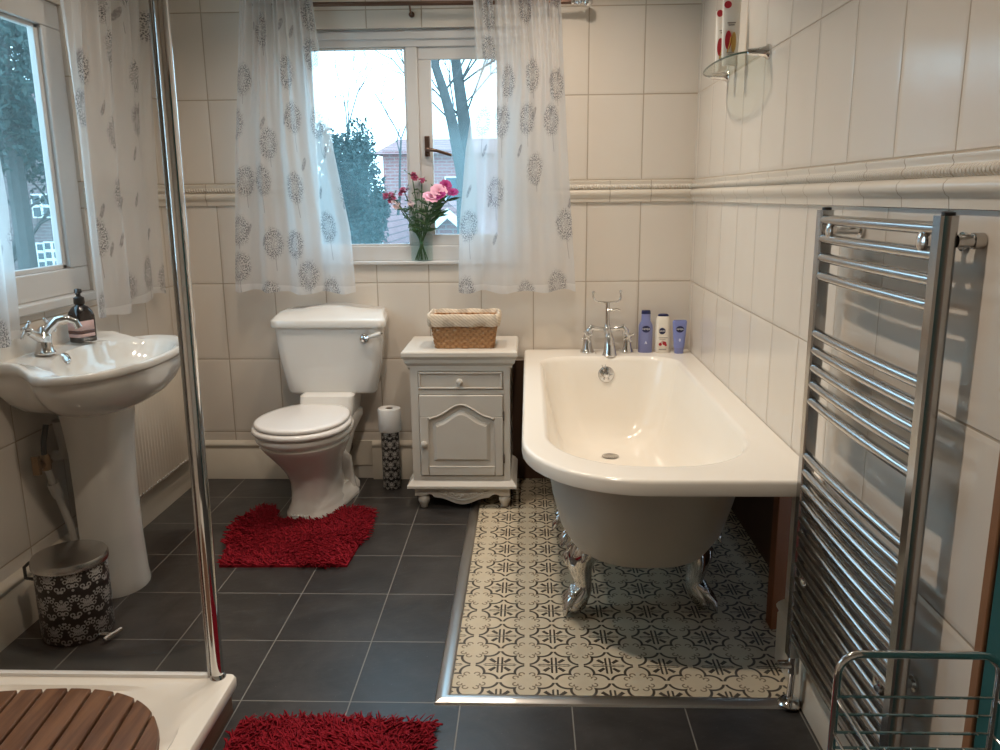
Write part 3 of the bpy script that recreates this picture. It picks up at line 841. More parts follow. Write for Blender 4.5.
# toiletries on the bath edge
def text(s, size, mat, parent, loc, name='lettering', rotx=PI / 2, rotz=0, ext=.0006):
    c = bpy.data.curves.new(name, 'FONT'); c.body = s; c.size = size; c.align_x = 'CENTER'; c.align_y = 'CENTER'; c.extrude = ext
    o = bpy.data.objects.new(name, c); COL.objects.link(o); c.materials.append(mat)
    bpy.context.view_layer.update()
    me = bpy.data.meshes.new_from_object(o.evaluated_get(bpy.context.evaluated_depsgraph_get())); bpy.data.objects.remove(o)
    o = bpy.data.objects.new(name, me); COL.objects.link(o)
    o.parent = parent; l = Vector(loc) - ORG[parent.name]; o.location = l; o.rotation_euler = (rotx, 0, rotz); ORG[o.name] = ORG[parent.name]
    return o
def oval(mb, cx, y, cz, rx, rz, bow=0, R=1.0, th=.0012, n=24):
    ring = []
    for k in range(n):
        a = 2 * PI * k / n; dx = rx * math.cos(a)
        ring.append((cx + dx, y + bow * dx * dx, cz + rz * math.sin(a)))
    mb.loft([ring, [(p[0], p[1] - th, p[2]) for p in ring]])
def ebottle(mb, x, y, prof, n=28, cap0=True, cap1=True):
    rings = []
    for (rx, ry, z) in prof:
        rings.append([(x + rx * math.copysign(abs(math.cos(a)) ** .8, math.cos(a)), y + ry * math.copysign(abs(math.sin(a)) ** .8, math.sin(a)), z) for a in [2 * PI * k / n for k in range(n)]])
    mb.loft(rings, cap0, cap1)
BY = YB - .095
b1 = thing('lotion_bottle', 'lavender blue lotion bottle with tapered neck, tallest on the bath edge', 'bottle', (.596, BY, TOP), 'toiletries on the bath edge')
mb = MB(); ebottle(mb, .596, BY, [(.033, .018, TOP), (.036, .020, TOP + .004), (.036, .020, TOP + .125), (.034, .019, TOP + .142), (.024, .015, TOP + .162), (.0225, .0145, TOP + .198)]); mb.build('bottle_body', M['lav'], b1)
mb = MB(); ebottle(mb, .596, BY, [(.023, .015, TOP + .198), (.0235, .015, TOP + .200), (.0225, .0145, TOP + .213), (.019, .012, TOP + .216)]); mb.build('cap', M['navy'], b1)
mb = MB(); oval(mb, .596, BY - .0205, TOP + .122, .021, .0175, 3); mb.build('logo_disc', M['navy'], b1)
text('NIVEA', .0135, M['lettering'], b1, (.596, BY - .0228, TOP + .122))
text('body milk', .0085, M['pale_blue'], b1, (.596, BY - .0212, TOP + .088)) if False else None
mb = MB().add([(.588, BY - .0212, TOP + .046), (.604, BY - .0212, TOP + .046), (.596, BY - .0212, TOP + .062)], [(0, 1, 2)]); mb.build('label_print', M['pale_blue'], b1, solid=.0006)
b2 = thing('shower_gel_bottle', 'white shower gel bottle with cherry print between two blue toiletries', 'bottle', (.683, BY, TOP), 'toiletries on the bath edge')
mb = MB(); ebottle(mb, .683, BY, [(.034, .019, TOP), (.037, .021, TOP + .004), (.038, .021, TOP + .10), (.036, .020, TOP + .165), (.031, .018, TOP + .182), (.026, .016, TOP + .186)]); mb.build('bottle_body', M['whitebottle'], b2)
mb = MB(); ebottle(mb, .683, BY, [(.027, .0165, TOP + .186), (.0265, .016, TOP + .193), (.020, .012, TOP + .197)]); mb.build('cap', M['navy'], b2)
mb = MB(); oval(mb, .677, BY - .0215, TOP + .112, .0165, .0165, 2.5); mb.build('logo_disc', M['navy'], b2)
text('NIVEA', .0105, M['lettering'], b2, (.677, BY - .0237, TOP + .112))
mb = MB(); oval(mb, .669, BY - .0215, TOP + .044, .008, .008, 2); oval(mb, .690, BY - .0212, TOP + .049, .010, .009, 2); oval(mb, .697, BY - .0205, TOP + .040, .006, .006, 2); mb.tube([(.668, BY - .022, TOP + .05), (.68, BY - .0225, TOP + .06), (.69, BY - .022, TOP + .057)], .001, 5); mb.build('cherry_print', M['red'], b2)
for q in ((.66, .705, .076, .079), (.664, .695, .068, .070), (.662, .70, .016, .020)): MB().box(q[0], q[1], BY - .0218, BY - .021, TOP + q[2], TOP + q[3]).build('label_print', M['grey_print'], b2)
b3 = thing('cream_tube', 'short lavender blue cream tube standing on its cap in the bath corner', 'tube', (.762, BY - .03, TOP), 'toiletries on the bath edge')
Y3 = BY - .03
mb = MB(); ebottle(mb, .762, Y3, [(.0255, .018, TOP + .030), (.027, .0185, TOP + .036), (.032, .014, TOP + .10), (.0355, .006, TOP + .150), (.0362, .0028, TOP + .158), (.034, .002, TOP + .166), (.029, .002, TOP + .170)]); mb.build('tube_body', M['lav2'], b3)
mb = MB(); ebottle(mb, .762, Y3, [(.0215, .0165, TOP), (.0225, .0175, TOP + .003), (.0245, .018, TOP + .030)]); mb.build('cap', M['lav'], b3)
mb = MB(); oval(mb, .762, Y3 - .0118, TOP + .124, .020, .0165, 2); mb.xf(Matrix.Identity(4)); mb.build('logo_disc', M['navy'], b3)
text('NIVEA', .0125, M['lettering'], b3, (.762, Y3 - .0135, TOP + .124))
mb = MB(); oval(mb, .762, Y3 - .0175, TOP + .07, .005, .008, 2); mb.build('label_print', M['pale_blue'], b3)

# timber post under the bath
tag(MB().box(.848, .915, 2.62, 2.68, .004, .645).build('wooden_post', M['post_wood'], bevel=.003), 'orange-brown timber post holding the wall edge under the bath', 'post')

# ------------------------------------------------------------------ cabinet
def cabinet():
    c = thing('bedside_cabinet', 'small cream-painted cabinet with arched panel door between toilet and bath', 'cabinet', (-.325, 3.93, 0))
    x0, x1, yf, yb = -.562, -.088, 3.752, 4.12
    MB().box(x0, x1, yf, yb, .145, .715).build('carcass', M['paint'], c, bevel=.006)
    MB().box(x0, -.5255, yf - .012, yf + .004, .150, .712).box(-.1185, x1, yf - .012, yf + .004, .150, .712).box(-.5255, -.1185, yf - .012, yf + .004, .5815, .6025).box(-.5255, -.1185, yf - .012, yf + .004, .6935, .712).box(-.5255, -.1185, yf - .012, yf + .004, .150, .1725).build('face_frame', M['paint'], c)
    t = MB()
    # top with moulded edge
    rings = []
    for e, z in ((.004, .700), (.012, .712), (.012, .720), (.024, .735), (.026, .747), (.026, .752), (.032, .760), (.037, .768), (.037, .785), (.033, .791), (.027, .794)):
        rings.append([(x0 - e, yf - e, z), (x1 + e, yf - e, z), (x1 + e, yb + min(e, .02), z), (x0 - e, yb + min(e, .02), z)])
    t.loft(rings); t.build('cabinet_top', M['paint'], c, ang=25, bevel=.0015)
    # base moulding
    rings = []
    for e, z in ((.012, .108), (.030, .112), (.030, .124), (.022, .134), (.016, .144), (.006, .152), (.002, .156)):
        rings.append([(x0 - e, yf - e, z), (x1 + e, yf - e, z), (x1 + e, yb + min(e, .02), z), (x0 - e, yb + min(e, .02), z)])
    MB().loft(rings).build('base_moulding', M['paint'], c, ang=25)
    # scalloped apron
    pts = [(x0 + .004, .112), (x0 + .004, .066)]
    cx = (x0 + x1) / 2; hw = (x1 - x0) / 2 - .004
    for i in range(0, 61):
        s = i / 60 * 2 - 1; a = abs(s)
        if a > .78: z = .066
        elif a > .60: z = .066 + .009 * math.sin((a - .60) / .18 * PI)
        elif a > .52: z = .060 - .004 * (.60 - a) / .08
        else: z = .056 - .034 * (.5 + .5 * math.cos(PI * a / .52))
        pts.append((cx + s * hw, z))
    pts += [(x1 - .004, .066), (x1 - .004, .112)]
    ap = MB().prism(pts, yf - .006, yf + .016).build('apron', M['paint'], c, bevel=.002)
    cv = MB()
    for s in (-1, 1):
        for (a, b, r, st) in ((.018, .062, .014, 0), (.050, .070, .012, 1), (.080, .080, .010, 2), (.108, .088, .008, 1)):
            p = [(cx + s * (a + r * math.cos(t_ * .55 + st) * (1 - t_ / 14)), yf - .008, b + r * math.sin(t_ * .55 + st) * (1 - t_ / 14)) for t_ in range(11)]
            cv.tube(p, .0042, 6)
        cv.tube([(cx, yf - .008, .045), (cx + s * .03, yf - .008, .05), (cx + s * .07, yf - .008, .064), (cx + s * .13, yf - .008, .092)], .0042, 6)
    cv.ball((cx, yf - .007, .066), .011, 10, 6, sy=.5)
    cv.build('carved_scroll', M['paint'], ap)
    # feet
    for fx in (-.517, -.118):
        for fy in (3.772, 4.09):
            MB().lathe([(.014, 0), (.017, .003), (.019, .014), (.027, .030), (.030, .044), (.026, .056), (.018, .062), (.025, .066), (.025, .072), (.020, .080), (.020, .11)], (fx, fy, .0045 if fx > -.26 else 0), 'z', 18).build('foot', M['paint'], c)
    # drawer
    dx0, dx1 = -.522, -.122
    d = MB().box(dx0, dx1, yf - .010, yf + .01, .606, .690)
    d.box(dx0, dx1, yf - .017, yf - .008, .680, .690).box(dx0, dx1, yf - .017, yf - .008, .606, .616).box(dx0, dx0 + .010, yf - .017, yf - .008, .616, .680).box(dx1 - .010, dx1, yf - .017, yf - .008, .616, .680)
    dr = d.build('drawer', M['paint'], c, bevel=.003)
    kn = [(.005, 0), (.006, .008), (.011, .014), (.0165, .020), (.0165, .026), (.010, .031), (.002, .032)]
    def knob(x, z, par):
        MB().lathe([(r, -h) for r, h in kn], (x, yf - .010, z), 'y', 18).build('knob', M['paint'], par)
    knob(-.326, .645, dr)
    # door
    ddx0, ddx1, dz0, dz1 = -.522, -.122, .176, .578
    o = MB().box(ddx0, ddx1, yf - .010, yf + .01, dz0, dz1)
    do = o.build('door', M['paint'], c, bevel=.002)
    def arch(x0, x1, zs, h):
        n = 48; out = []
        for i in range(n + 1):
            s = i / n * 2 - 1; a = abs(s)
            # cathedral arch: shoulders then ogee up
            z = h * (sstep(.0, 1, 1 - a / .86) if a < .86 else 0) - (.008 * math.sin((a - .86) / .14 * PI / 1) if a > .86 else 0)
            out.append((lerp(x0, x1, i / n), zs + z))
        return out
    # sunken field outline: cut look by a raised surround made of strips plus arched head
    ix0, ix1, iz0 = ddx0 + .040, ddx1 - .040, dz0 + .045
    A = arch(ix0, ix1, .470, .062)
    head = [(ddx0, dz1), (ddx0, .470)] + A + [(ddx1, .470), (ddx1, dz1)]
    fr = MB().prism(head, yf - .020, yf - .009).box(ddx0, ix0, yf - .020, yf - .009, dz0, .470).box(ix1, ddx1, yf - .020, yf - .009, dz0, .470).box(ix0, ix1, yf - .020, yf - .009, dz0, iz0)
    fr.build('door_surround', M['paint'], do, bevel=.004)
    bd = MB().tube([(x, yf - .019, z) for x, z in A], .005, 8).tube([(ix0, yf - .017, .468), (ix0, yf - .017, iz0), (ix1, yf - .017, iz0), (ix1, yf - .017, .468)], .004, 8)
    bd.build('bead_moulding', M['paint'], do)
    px0, px1, pz0 = ix0 + .038, ix1 - .038, iz0 + .038
    B = arch(px0, px1, .430, .052)
    rings = []
    C0 = [(px0, pz0)] + [(px0, .425)] + B + [(px1, .425), (px1, pz0)]
    mx, mz = (px0 + px1) / 2, .33
    for sc_, y in ((1.13, yf - .009), (1.10, yf - .013), (1.0, yf - .020), (.985, yf - .0205)):
        rings.append([(mx + (x - mx) * sc_, y, mz + (z - mz) * sc_) for x, z in C0])
    MB().loft(rings, False, True).build('raised_panel', M['paint'], do, flat=True)
    knob(-.502, .338, do)
    for z in (.262, .475): MB().tube([(-.119, yf - .014, z - .022), (-.119, yf - .014, z + .022)], .0045, 8).build('hinge', M['steel'], c)
    # fluted corner mouldings on the right and left stiles
    for x in (x0 + .012, x1 - .012):
        MB().tube([(x, yf - .002, .165), (x, yf - .002, .69)], .008, 8).build('corner_bead', M['paint'], c)
cabinet()
# basket on the cabinet
def basket():
    bz = .794; cx, cy = -.305, 3.86
    t = thing('wicker_basket', 'small honey-brown wicker basket with cream cloth liner on the painted cabinet', 'basket', (cx, cy, bz))
    def ring(hx, hy, z, amp=0, row=0, n=120, r=.02):
        base = rrect(cx - hx, cx + hx, cy - hy, cy + hy, ((r, r),) * 4, z, nc=8, ne=16); m = len(base); out = []
        for j, p in enumerate(base):
            d = amp * math.sin(2 * PI * j * (m // 5) / m + row * PI)
            out.append((cx + (p[0] - cx) * (1 + d / hx), cy + (p[1] - cy) * (1 + d / hy), z))
        return out
    R = []; rows = 10; H = .150
    for i in range(rows * 4 + 1):
        tt = i / (rows * 4); hx = lerp(.137, .160, tt); hy = lerp(.070, .090, tt)
        bulge = .0022 * abs(math.sin(PI * tt * rows)); row = int(tt * rows)
        R.append(ring(hx + bulge, hy + bulge, bz + H * tt, .0035, row))
    Ri = [ring(lerp(.150, .130, k), lerp(.081, .064, k), bz + lerp(H, .006, k)) for k in (0, 1)]
    MB().loft(R + Ri).build('woven_body', M['wicker'], t, ang=60)
    # liner folded over the rim
    L = []
    for hx, hy, z, a in ((.163, .093, .108, .003), (.1675, .0975, .109, .004), (.172, .102, .135, .003), (.171, .101, .162, .0025), (.166, .096, .168, .002), (.159, .090, .166, .002), (.152, .083, .12, .004), (.136, .069, .03, .003), (.05, .02, .016, 0)):
        base = rrect(cx - hx, cx + hx, cy - hy, cy + hy, ((.022, .022),) * 4, bz + z, nc=8, ne=16); m = len(base)
        L.append([(p[0] + (a * math.sin(j * 1.7 + z * 30) if 1 else 0) * (1 if abs(p[0] - cx) > hx - .03 else .2), p[1] + a * math.sin(j * 1.3 + z * 55) * (1 if abs(p[1] - cy) > hy - .03 else .2), p[2] + .002 * math.sin(j * .9 + hx * 200)) for j, p in enumerate(base)])
    MB().loft(L, False, True).build('cloth_liner', M['liner'], t, ang=60)
basket()

# ------------------------------------------------------------------ toilet
def toilet():
    t = thing('toilet', 'white close-coupled toilet with lid down, on the red contour mat', 'toilet', (-1.0, 3.95, 0))
    PV = Vector((-1.012, 3.97, 0)); AN = math.radians(-10.5)
    Mx = Matrix.Translation(PV) @ Matrix.Rotation(AN, 4, 'Z')   # local: x right, y back(+)/front(-)
    def egg(hw, yf, yb, z, n=48, p=2.0, flatb=.0):
        cy = lerp(yf, yb, .46); out = []
        for j in range(n):
            a = 2 * PI * j / n; ca, sa = math.cos(a), math.sin(a)
            ex = .86 if sa > 0 else 1.0
            x = hw * math.copysign(abs(ca) ** (2 / p), ca)
            y = cy + (sa ** 1 * (yb - cy) if sa > 0 else sa * (cy - yf))
            if sa > 0: x = hw * math.copysign(abs(ca) ** .75, ca)
            out.append((x, y, z))
        return out
    mb = MB()
    R = [egg(.118, -.385, .05, .0, p=3), egg(.127, -.394, .055, .004, p=3), egg(.127, -.394, .055, .018, p=3), egg(.116, -.382, .05, .030, p=3), egg(.116, -.382, .045, .042, p=3), egg(.106, -.370, .03, .062, p=2.8), egg(.103, -.364, .0, .11, p=2.6),
         egg(.106, -.368, -.02, .17, p=2.4), egg(.118, -.392, -.03, .215, p=2.2), egg(.140, -.435, -.035, .265), egg(.165, -.478, -.035, .310), egg(.188, -.515, -.03, .350), egg(.199, -.535, -.025, .373), egg(.201, -.538, -.022, .379), egg(.192, -.527, -.03, .384), egg(.198, -.536, -.022, .392), egg(.212, -.556, -.01, .406), egg(.215, -.560, -.008, .418), egg(.213, -.558, -.008, .431), egg(.20, -.545, -.02, .438)]
    R = [[(x, y, z) for x, y, z in r] for r in R]
    mb.loft(R)
    # moulded foot corners, scalloped plinth and trapway
    mb.loft([rrect(-.095, .095, -.10, .13, ((.02, .02),) * 4, 0), rrect(-.095, .095, -.10, .13, ((.02, .02),) * 4, .03), rrect(-.075, .075, -.10, .10, ((.03, .03),) * 4, .08), rrect(-.07, .07, -.12, .08, ((.03, .03),) * 4, .20), rrect(-.10, .10, -.16, .10, ((.04, .04),) * 4, .32), rrect(-.13, .13, -.16, .15, ((.04, .04),) * 4, .40), rrect(-.125, .125, -.12, .15, ((.03, .03),) * 4, .43)])
    mb.tube([(.06, -.16, .26), (.075, -.09, .25), (.075, -.03, .20), (.07, .0, .12), (.075, .01, .02)], [.025, .036, .040, .038, .045], 12)
    mb.loft([rrect(-.10, .128, -.19, .06, ((.05, .05),) * 4, 0), rrect(-.10, .130, -.19, .06, ((.05, .05),) * 4, .022), rrect(-.09, .112, -.18, .05, ((.05, .05),) * 4, .045), rrect(-.08, .095, -.17, .04, ((.05, .05),) * 4, .085)])
    for k in range(-3, 4): mb.ball((k * .016, -.388, .022), .007, 8, 5)
    mb.xf(Mx); mb.build('bowl', M['ceramic'], t, ang=50)
    # neck up to the cistern
    mb = MB().loft([rrect(-.135, .125, -.10, .16, ((.03, .03),) * 4, .425), rrect(-.138, .133, -.09, .165, ((.03, .03),) * 4, .47), rrect(-.135, .136, -.075, .17, ((.03, .03),) * 4, .53), rrect(-.12, .12, -.06, .16, ((.02, .02),) * 4, .54)])
    mb.xf(Matrix.Translation(PV)); mb.build('cistern_neck', M['ceramic'], t)
    # seat ring and lid
    def disc(hw, yf, yb, z0, th, hole=None):
        rr = [egg(hw - .008, yf + .008, yb - .006, z0), egg(hw - .001, yf + .001, yb - .001, z0 + .004), egg(hw, yf, yb, z0 + th * .5), egg(hw - .003, yf + .003, yb - .002, z0 + th - .005), egg(hw - .010, yf + .010, yb - .008, z0 + th - .001), egg(hw - .03, yf + .03, yb - .03, z0 + th), egg(hw * .5, yf * .75, yb * .8 - .05, z0 + th + .002)]
        return MB().loft(rr).xf(Mx)
    disc(.222, -.568, -.050, .441, .027).build('seat', M['seat'], t, ang=70)
    ld = disc(.212, -.555, -.052, .471, .022)
    ld.build('lid', M['seat'], t, ang=70)
    for s in (-1, 1): MB().tube([(s * .11, -.056, .460), (s * .045, -.056, .460)], .014, 10).xf(Mx).build('seat_hinge', M['chrome'], t)
    # cistern
    cx = -.996
    def cis(hw, yf, z, r=.05):
        pts = rrect(cx - hw, cx + hw, yf, YB - .005, ((r, r), (r, r), (.008, .008), (.008, .008)), z)
        return [(x - .16 * max(0, x - cx - .1) / hw * max(0, y - yf - .03) if x > cx else x, y, z_) for x, y, z_ in pts]
    c = MB().loft([cis(.205, 3.975, .528), cis(.222, 3.958, .534), cis(.228, 3.952, .546), cis(.258, 3.942, .70), cis(.270, 3.938, .80), cis(.274, 3.936, .874)])
    co = c.build('cistern', M['ceramic'], t, ang=50)
    rings = [cis(.280, 3.932, .872), cis(.288, 3.922, .874), cis(.290, 3.920, .882), cis(.289, 3.921, .906), cis(.285, 3.926, .912), cis(.280, 3.936, .916)]
    for k, (hw, yf, z) in enumerate(((.273, 3.965, .926), (.266, 4.005, .936), (.260, 4.04, .940), (.25, 4.10, .942))):
        r = cis(hw, yf, z, .03)
        rings.append([(x, y, z + (.028 * math.exp(-((x - cx) / .12) ** 2) * sstep(3.98, 4.1, y))) for x, y, z in r])
    MB().loft(rings).build('cistern_lid', M['ceramic'], t, ang=60)
    lx, lz = -.812, .822
    lv = MB().lathe([(.021, 0), (.022, -.008), (.015, -.014), (.013, -.026), (.006, -.03)], (lx, 3.937, lz), 'y', 18)
    lv.tube([(lx, 3.915, lz), (lx + .03, 3.910, lz + .008)], .006, 8)
    lo = lv.build('flush_lever', M['chrome'], t)
    MB().tube([(lx + .024, 3.911, lz + .006), (lx + .03, 3.910, lz + .008), (lx + .06, 3.908, lz + .018), (lx + .088, 3.907, lz + .026)], [.005, .0085, .011, .0095], 12).build('lever_grip', M['ceramic'], lo)
    MB().tube([(lx + .086, 3.907, lz + .025), (lx + .098, 3.906, lz + .029)], [.006, .003], 8).build('lever_tip', M['chrome'], lo)
    MB().tube([(-1.15, 4.02, .55), (-1.15, 4.04, .40), (-1.15, 4.12, .32)], .012, 8).build('feed_pipe', M['steel'], t)
    sp = MB().tube([(-1.01, 4.0, .20), (-1.0, 4.10, .19), (-1.0, 4.18, .19)], .05, 14)
    sp.build('soil_pipe', M['brownboard'], t)
toilet()
# toilet roll store
RX_, RY_ = -.722, 4.045
tr = thing('toilet_roll_stand', 'slim black and grey damask tube standing between toilet and cabinet', 'toilet roll holder', (RX_, RY_, 0))
def cyl_uv(cx, cy, r):
    def f(co, c, i):
        a = math.atan2(co.y - cy, co.x - cx); ac = math.atan2(c.y - cy, c.x - cx)
        while a - ac > PI: a -= 2 * PI
        while a - ac < -PI: a += 2 * PI
        return (a * r, co.z)
    return f
MB().lathe([(.040, 0), (.046, .002), (.047, .006), (.047, .308), (.046, .312), (.040, .312), (.040, .02)], (RX_, RY_, 0), 'z', 28).build('tube', M['damask_tube'], tr, uv=cyl_uv(RX_, RY_, .047))
rl = thing('toilet_roll', 'white toilet roll sitting on top of the damask tube', 'toilet roll', (RX_, RY_, .312))
MB().lathe([(.020, .3135), (.055, .3125), (.058, .317), (.060, .428), (.057, .434), (.021, .434), (.020, .426), (.020, .3135)], (RX_, RY_, 0), 'z', 32, False, False).build('paper', M['paper'], rl, ang=40)
MB().lathe([(.0205, .318), (.0205, .432), (.0185, .432), (.0185, .318)], (RX_, RY_, 0), 'z', 20, False, False).build('core', simple('card_core', (.25, .17, .11), .8), rl)

# ------------------------------------------------------------------ shaggy mats
def shag(name, label, poly, hole, n, seed, ln=.038, z0=.0):
    rn = random.Random(seed); cx = sum(p[0] for p in poly) / len(poly); cy = sum(p[1] for p in poly) / len(poly)
    t = thing(name, label, 'bath mat', (cx, cy, z0))
    def inside(x, y, P):
        r = False; j = len(P) - 1
        for i in range(len(P)):
            if (P[i][1] > y) != (P[j][1] > y) and x < (P[j][0] - P[i][0]) * (y - P[i][1]) / (P[j][1] - P[i][1]) + P[i][0]: r = not r
            j = i
        return r
    base = MB().prism(poly, z0, z0 + .010, 'xy'); base.build('mat_backing', M['pile'], t)
    x0, x1 = min(p[0] for p in poly), max(p[0] for p in poly); y0, y1 = min(p[1] for p in poly), max(p[1] for p in poly)
    V = []; F = []; k = 0
    while k < n:
        x, y = rn.uniform(x0, x1), rn.uniform(y0, y1)
        if not inside(x, y, poly): continue
        k += 1
        sw = 2.2 * math.sin(x * 7 + seed) + 1.8 * math.cos(y * 8 + x * 4)
        a = sw + rn.gauss(0, .9); lean = rn.uniform(.7, 1.35); L = ln * rn.uniform(.75, 1.25); w = rn.uniform(.0028, .0042)
        dx, dy = math.cos(a), math.sin(a); b = len(V); curl = rn.uniform(-.5, .5)
        for i, (s_, ww) in enumerate(((0, .8), (.4, 1.05), (.75, 1.0), (1, .45))):
            h = .008 + L * (s_ * math.cos(lean) - .22 * s_ * s_) ; d = L * math.sin(lean) * s_
            ox = x + dx * d - dy * curl * L * s_ * s_ * .5; oy = y + dy * d + dx * curl * L * s_ * s_ * .5
            h = max(.004, h)
            for q in range(3):
                g = 2 * PI * q / 3 + a
                V.append((ox + w * ww * math.cos(g) * .9, oy + w * ww * math.sin(g) * .9, z0 + h + w * ww * math.sin(g + 1.2) * .8))
        for i in range(3):
            for q in range(3):
                r = (q + 1) % 3; F.append((b + i * 3 + q, b + i * 3 + r, b + i * 3 + 3 + r, b + i * 3 + 3 + q))
        F.append((b + 9, b + 10, b + 11))
    o = MB().add(V, F).build('pile', M['pile'], t, ang=180)
    o['kind'] = 'stuff'
    return t
shag('contour_bath_mat', 'red shaggy pedestal mat fitted around the foot of the toilet',
     [(-1.29, 3.085), (-1.0, 3.09), (-.755, 3.095), (-.742, 3.40), (-.76, 3.70), (-.86, 3.73), (-.905, 3.70), (-.93, 3.60), (-.975, 3.555), (-1.17, 3.555), (-1.215, 3.61), (-1.22, 3.70), (-1.30, 3.74), (-1.375, 3.64), (-1.365, 3.42), (-1.31, 3.2)], None, 7400, 3)
shag('bath_mat', 'red shaggy bath mat beside the shower tray at the bottom of the picture',
     [(-.845, 1.30), (-.278, 1.30), (-.278, 2.075), (-.845, 2.075)], None, 8600, 5)

# ------------------------------------------------------------------ basin
def basin():
    t = thing('pedestal_basin', 'white scalloped basin on a pedestal under the side window', 'basin', (-1.62, 2.93, 0))
    yc = 2.935; bx = -1.585
    # outline in polar form round (bx, yc); wall side flattened at XL
    def outline(a, k=1.0, inset=0.0):
        ca, sa = math.cos(a), math.sin(a)
        rx = .232 if ca > 0 else .235; ry = .428
        p = 2.25
        r = 1 / ((abs(ca) / rx) ** p + (abs(sa) / ry) ** p) ** (1 / p)
        x, y = bx + r * ca * k, yc + r * sa * k
        if ca < 0:                                   # back corners: square off, with a scallop where the shelf begins
            m = min(abs(.236 / ca) if ca else 9, abs(.345 / sa) if sa else 9)
            r2 = lerp(r, m, sstep(.0, .35, -ca)); r2 = min(r2, 1 / max(1e-6, max(-ca / .233, abs(sa) / .428)))
            x, y = bx + r2 * ca * k, yc + r2 * sa * k
        return max(x, XL + .003), y
    N = 96; rings = []
    RZ = .940
    def deck(x): return .030 * sstep(-1.655, -1.715, x) if False else .030 * (1 - sstep(-1.725, -1.655, x))
    def ring(k, z, dk=0, cx=0, sq=1):
        out = []
        for j in range(N):
            a = 2 * PI * j / N; x, y = outline(a, k); x = x + cx * (1 - k)
            out.append((max(x, XL + .003), y, z + dk * deck(x)))
        return out
    def bowl(s, z, n=N):                              # inner bowl: ellipse nearer the front
        out = []
        for j in range(n):
            a = 2 * PI * j / n; out.append((-1.548 + .165 * s * math.cos(a) * (1 if math.cos(a) > 0 else .92), yc + .345 * s * math.sin(a), z + .034 * max(0, -math.cos(a)) * sstep(.6, 1, s)))
        return out
    rings = [ring(.30, .745, 0, 0), ring(.42, .748), ring(.58, .757), ring(.74, .782), ring(.85, .815), ring(.92, .852), ring(.955, .885, .2), ring(.962, .903, .5), ring(.975, .908, .6), ring(.995, .911, .7), ring(1.004, .918, .8), ring(1.006, .926, .9), ring(1.0, .935, 1), ring(.985, .940, 1), ring(.965, RZ, 1), ring(.93, .9375, 1)]
    bb = bowl(1.0, .925)
    rings += [[(lerp(p[0], q[0], .5), lerp(p[1], q[1], .5), lerp(p[2], q[2], .35)) for p, q in zip(rings[-1], bb)], bb, bowl(.95, .905), bowl(.86, .868), bowl(.68, .835), bowl(.4, .815), bowl(.12, .808)]
    MB().loft(rings).build('basin_bowl', M['ceramic'], t, ang=60)
    # wavy splash ledge along the wall
    pts = [(yc - .33, .95)]
    n = 60
    for i in range(n + 1):
        s = i / n * 2 - 1; a = abs(s)
        z = 1.035 if a < .55 else (1.035 - .012 * sstep(.55, .66, a) if a < .7 else lerp(1.023, .965, sstep(.7, 1.0, a)) + .010 * math.sin((a - .7) / .3 * PI * 2))
        pts.append((yc + s * .375, z))
    pts.append((yc + .33, .95))
    MB().prism(pts, XL + .002, XL + .034, 'yz').build('splash_ledge', M['ceramic'], t, bevel=.009, segs=3)
    # pedestal
    def pr(hw, xf, xb, z, n=28):
        out = [(xb, yc - hw * .82, z), (xb, yc + hw * .82, z)] if False else []
        for j in range(n + 1):
            a = -PI / 2 + PI * j / n
            out.append((lerp(xb + .05, xf, max(0, math.cos(a)) ** .75), yc + hw * math.sin(a), z))
        out += [(xb, yc + hw * .9, z), (xb, yc - hw * .9, z)]
        return out
    MB().loft([pr(.130, -1.525, -1.71, 0), pr(.132, -1.523, -1.71, .012), pr(.127, -1.529, -1.71, .05), pr(.122, -1.535, -1.71, .20), pr(.122, -1.535, -1.71, .42), pr(.126, -1.530, -1.71, .58), pr(.136, -1.520, -1.715, .68), pr(.150, -1.505, -1.72, .79)]).build('pedestal', M['ceramic'], t, ang=60)
    # overflow
    ov = MB().lathe([(.020, 0), (.021, .004), (.014, .006), (.012, .002), (.002, .0015)], (0, 0, 0), 'z', 18, sx=1.25)
    ov.xf(Matrix.Translation((-1.688, 2.845, .938)) @ Matrix.Rotation(1.15, 4, 'Y') @ Matrix.Rotation(PI / 2, 4, 'Z'))
    oo = ov.build('overflow', M['chrome'], t)
    # monobloc tap
    tx, ty, tz = -1.725, 2.79, .966
    tp = MB().lathe([(.034, 0), (.035, .006), (.029, .012), (.025, .03), (.024, .05), (.028, .066), (.022, .078), (.016, .09), (.010, .098)], (tx, ty, tz), 'z', 20)
    tp.tube([(tx, ty, tz + .060), (tx + .018, ty + .008, tz + .090), (tx + .045, ty + .02, tz + .118), (tx + .072, ty + .036, tz + .122), (tx + .094, ty + .05, tz + .108), (tx + .102, ty + .055, tz + .086)], [.019, .017, .014, .0125, .012, .013], 14)
    to = tp.build('basin_tap', M['chrome'], t)
    for s in (-1, 1):
        h = MB(); c = Vector((tx - .012 + s * .006, ty + s * .048, tz + .085)); d = Vector((-.25, s * .75, .55)).normalized()
        h.tube([(tx, ty + s * .012, tz + .056), tuple(c)], [.017, .013], 12)
        c2 = c + d * .018; h.tube([tuple(c), tuple(c2)], [.011, .015], 12); h.ball(tuple(c2 + d * .006), .009, 10, 6)
        u = d.orthogonal().normalized(); w = d.cross(u)
        for k in range(4):
            a = k * PI / 2 + .6; e = c2 + (u * math.cos(a) + w * math.sin(a)) * .030
            h.tube([tuple(c2), tuple(e)], [.0065, .005], 8); h.ball(tuple(e), .0068, 8, 6)
        h.build('cross_handle', M['chrome'], to)
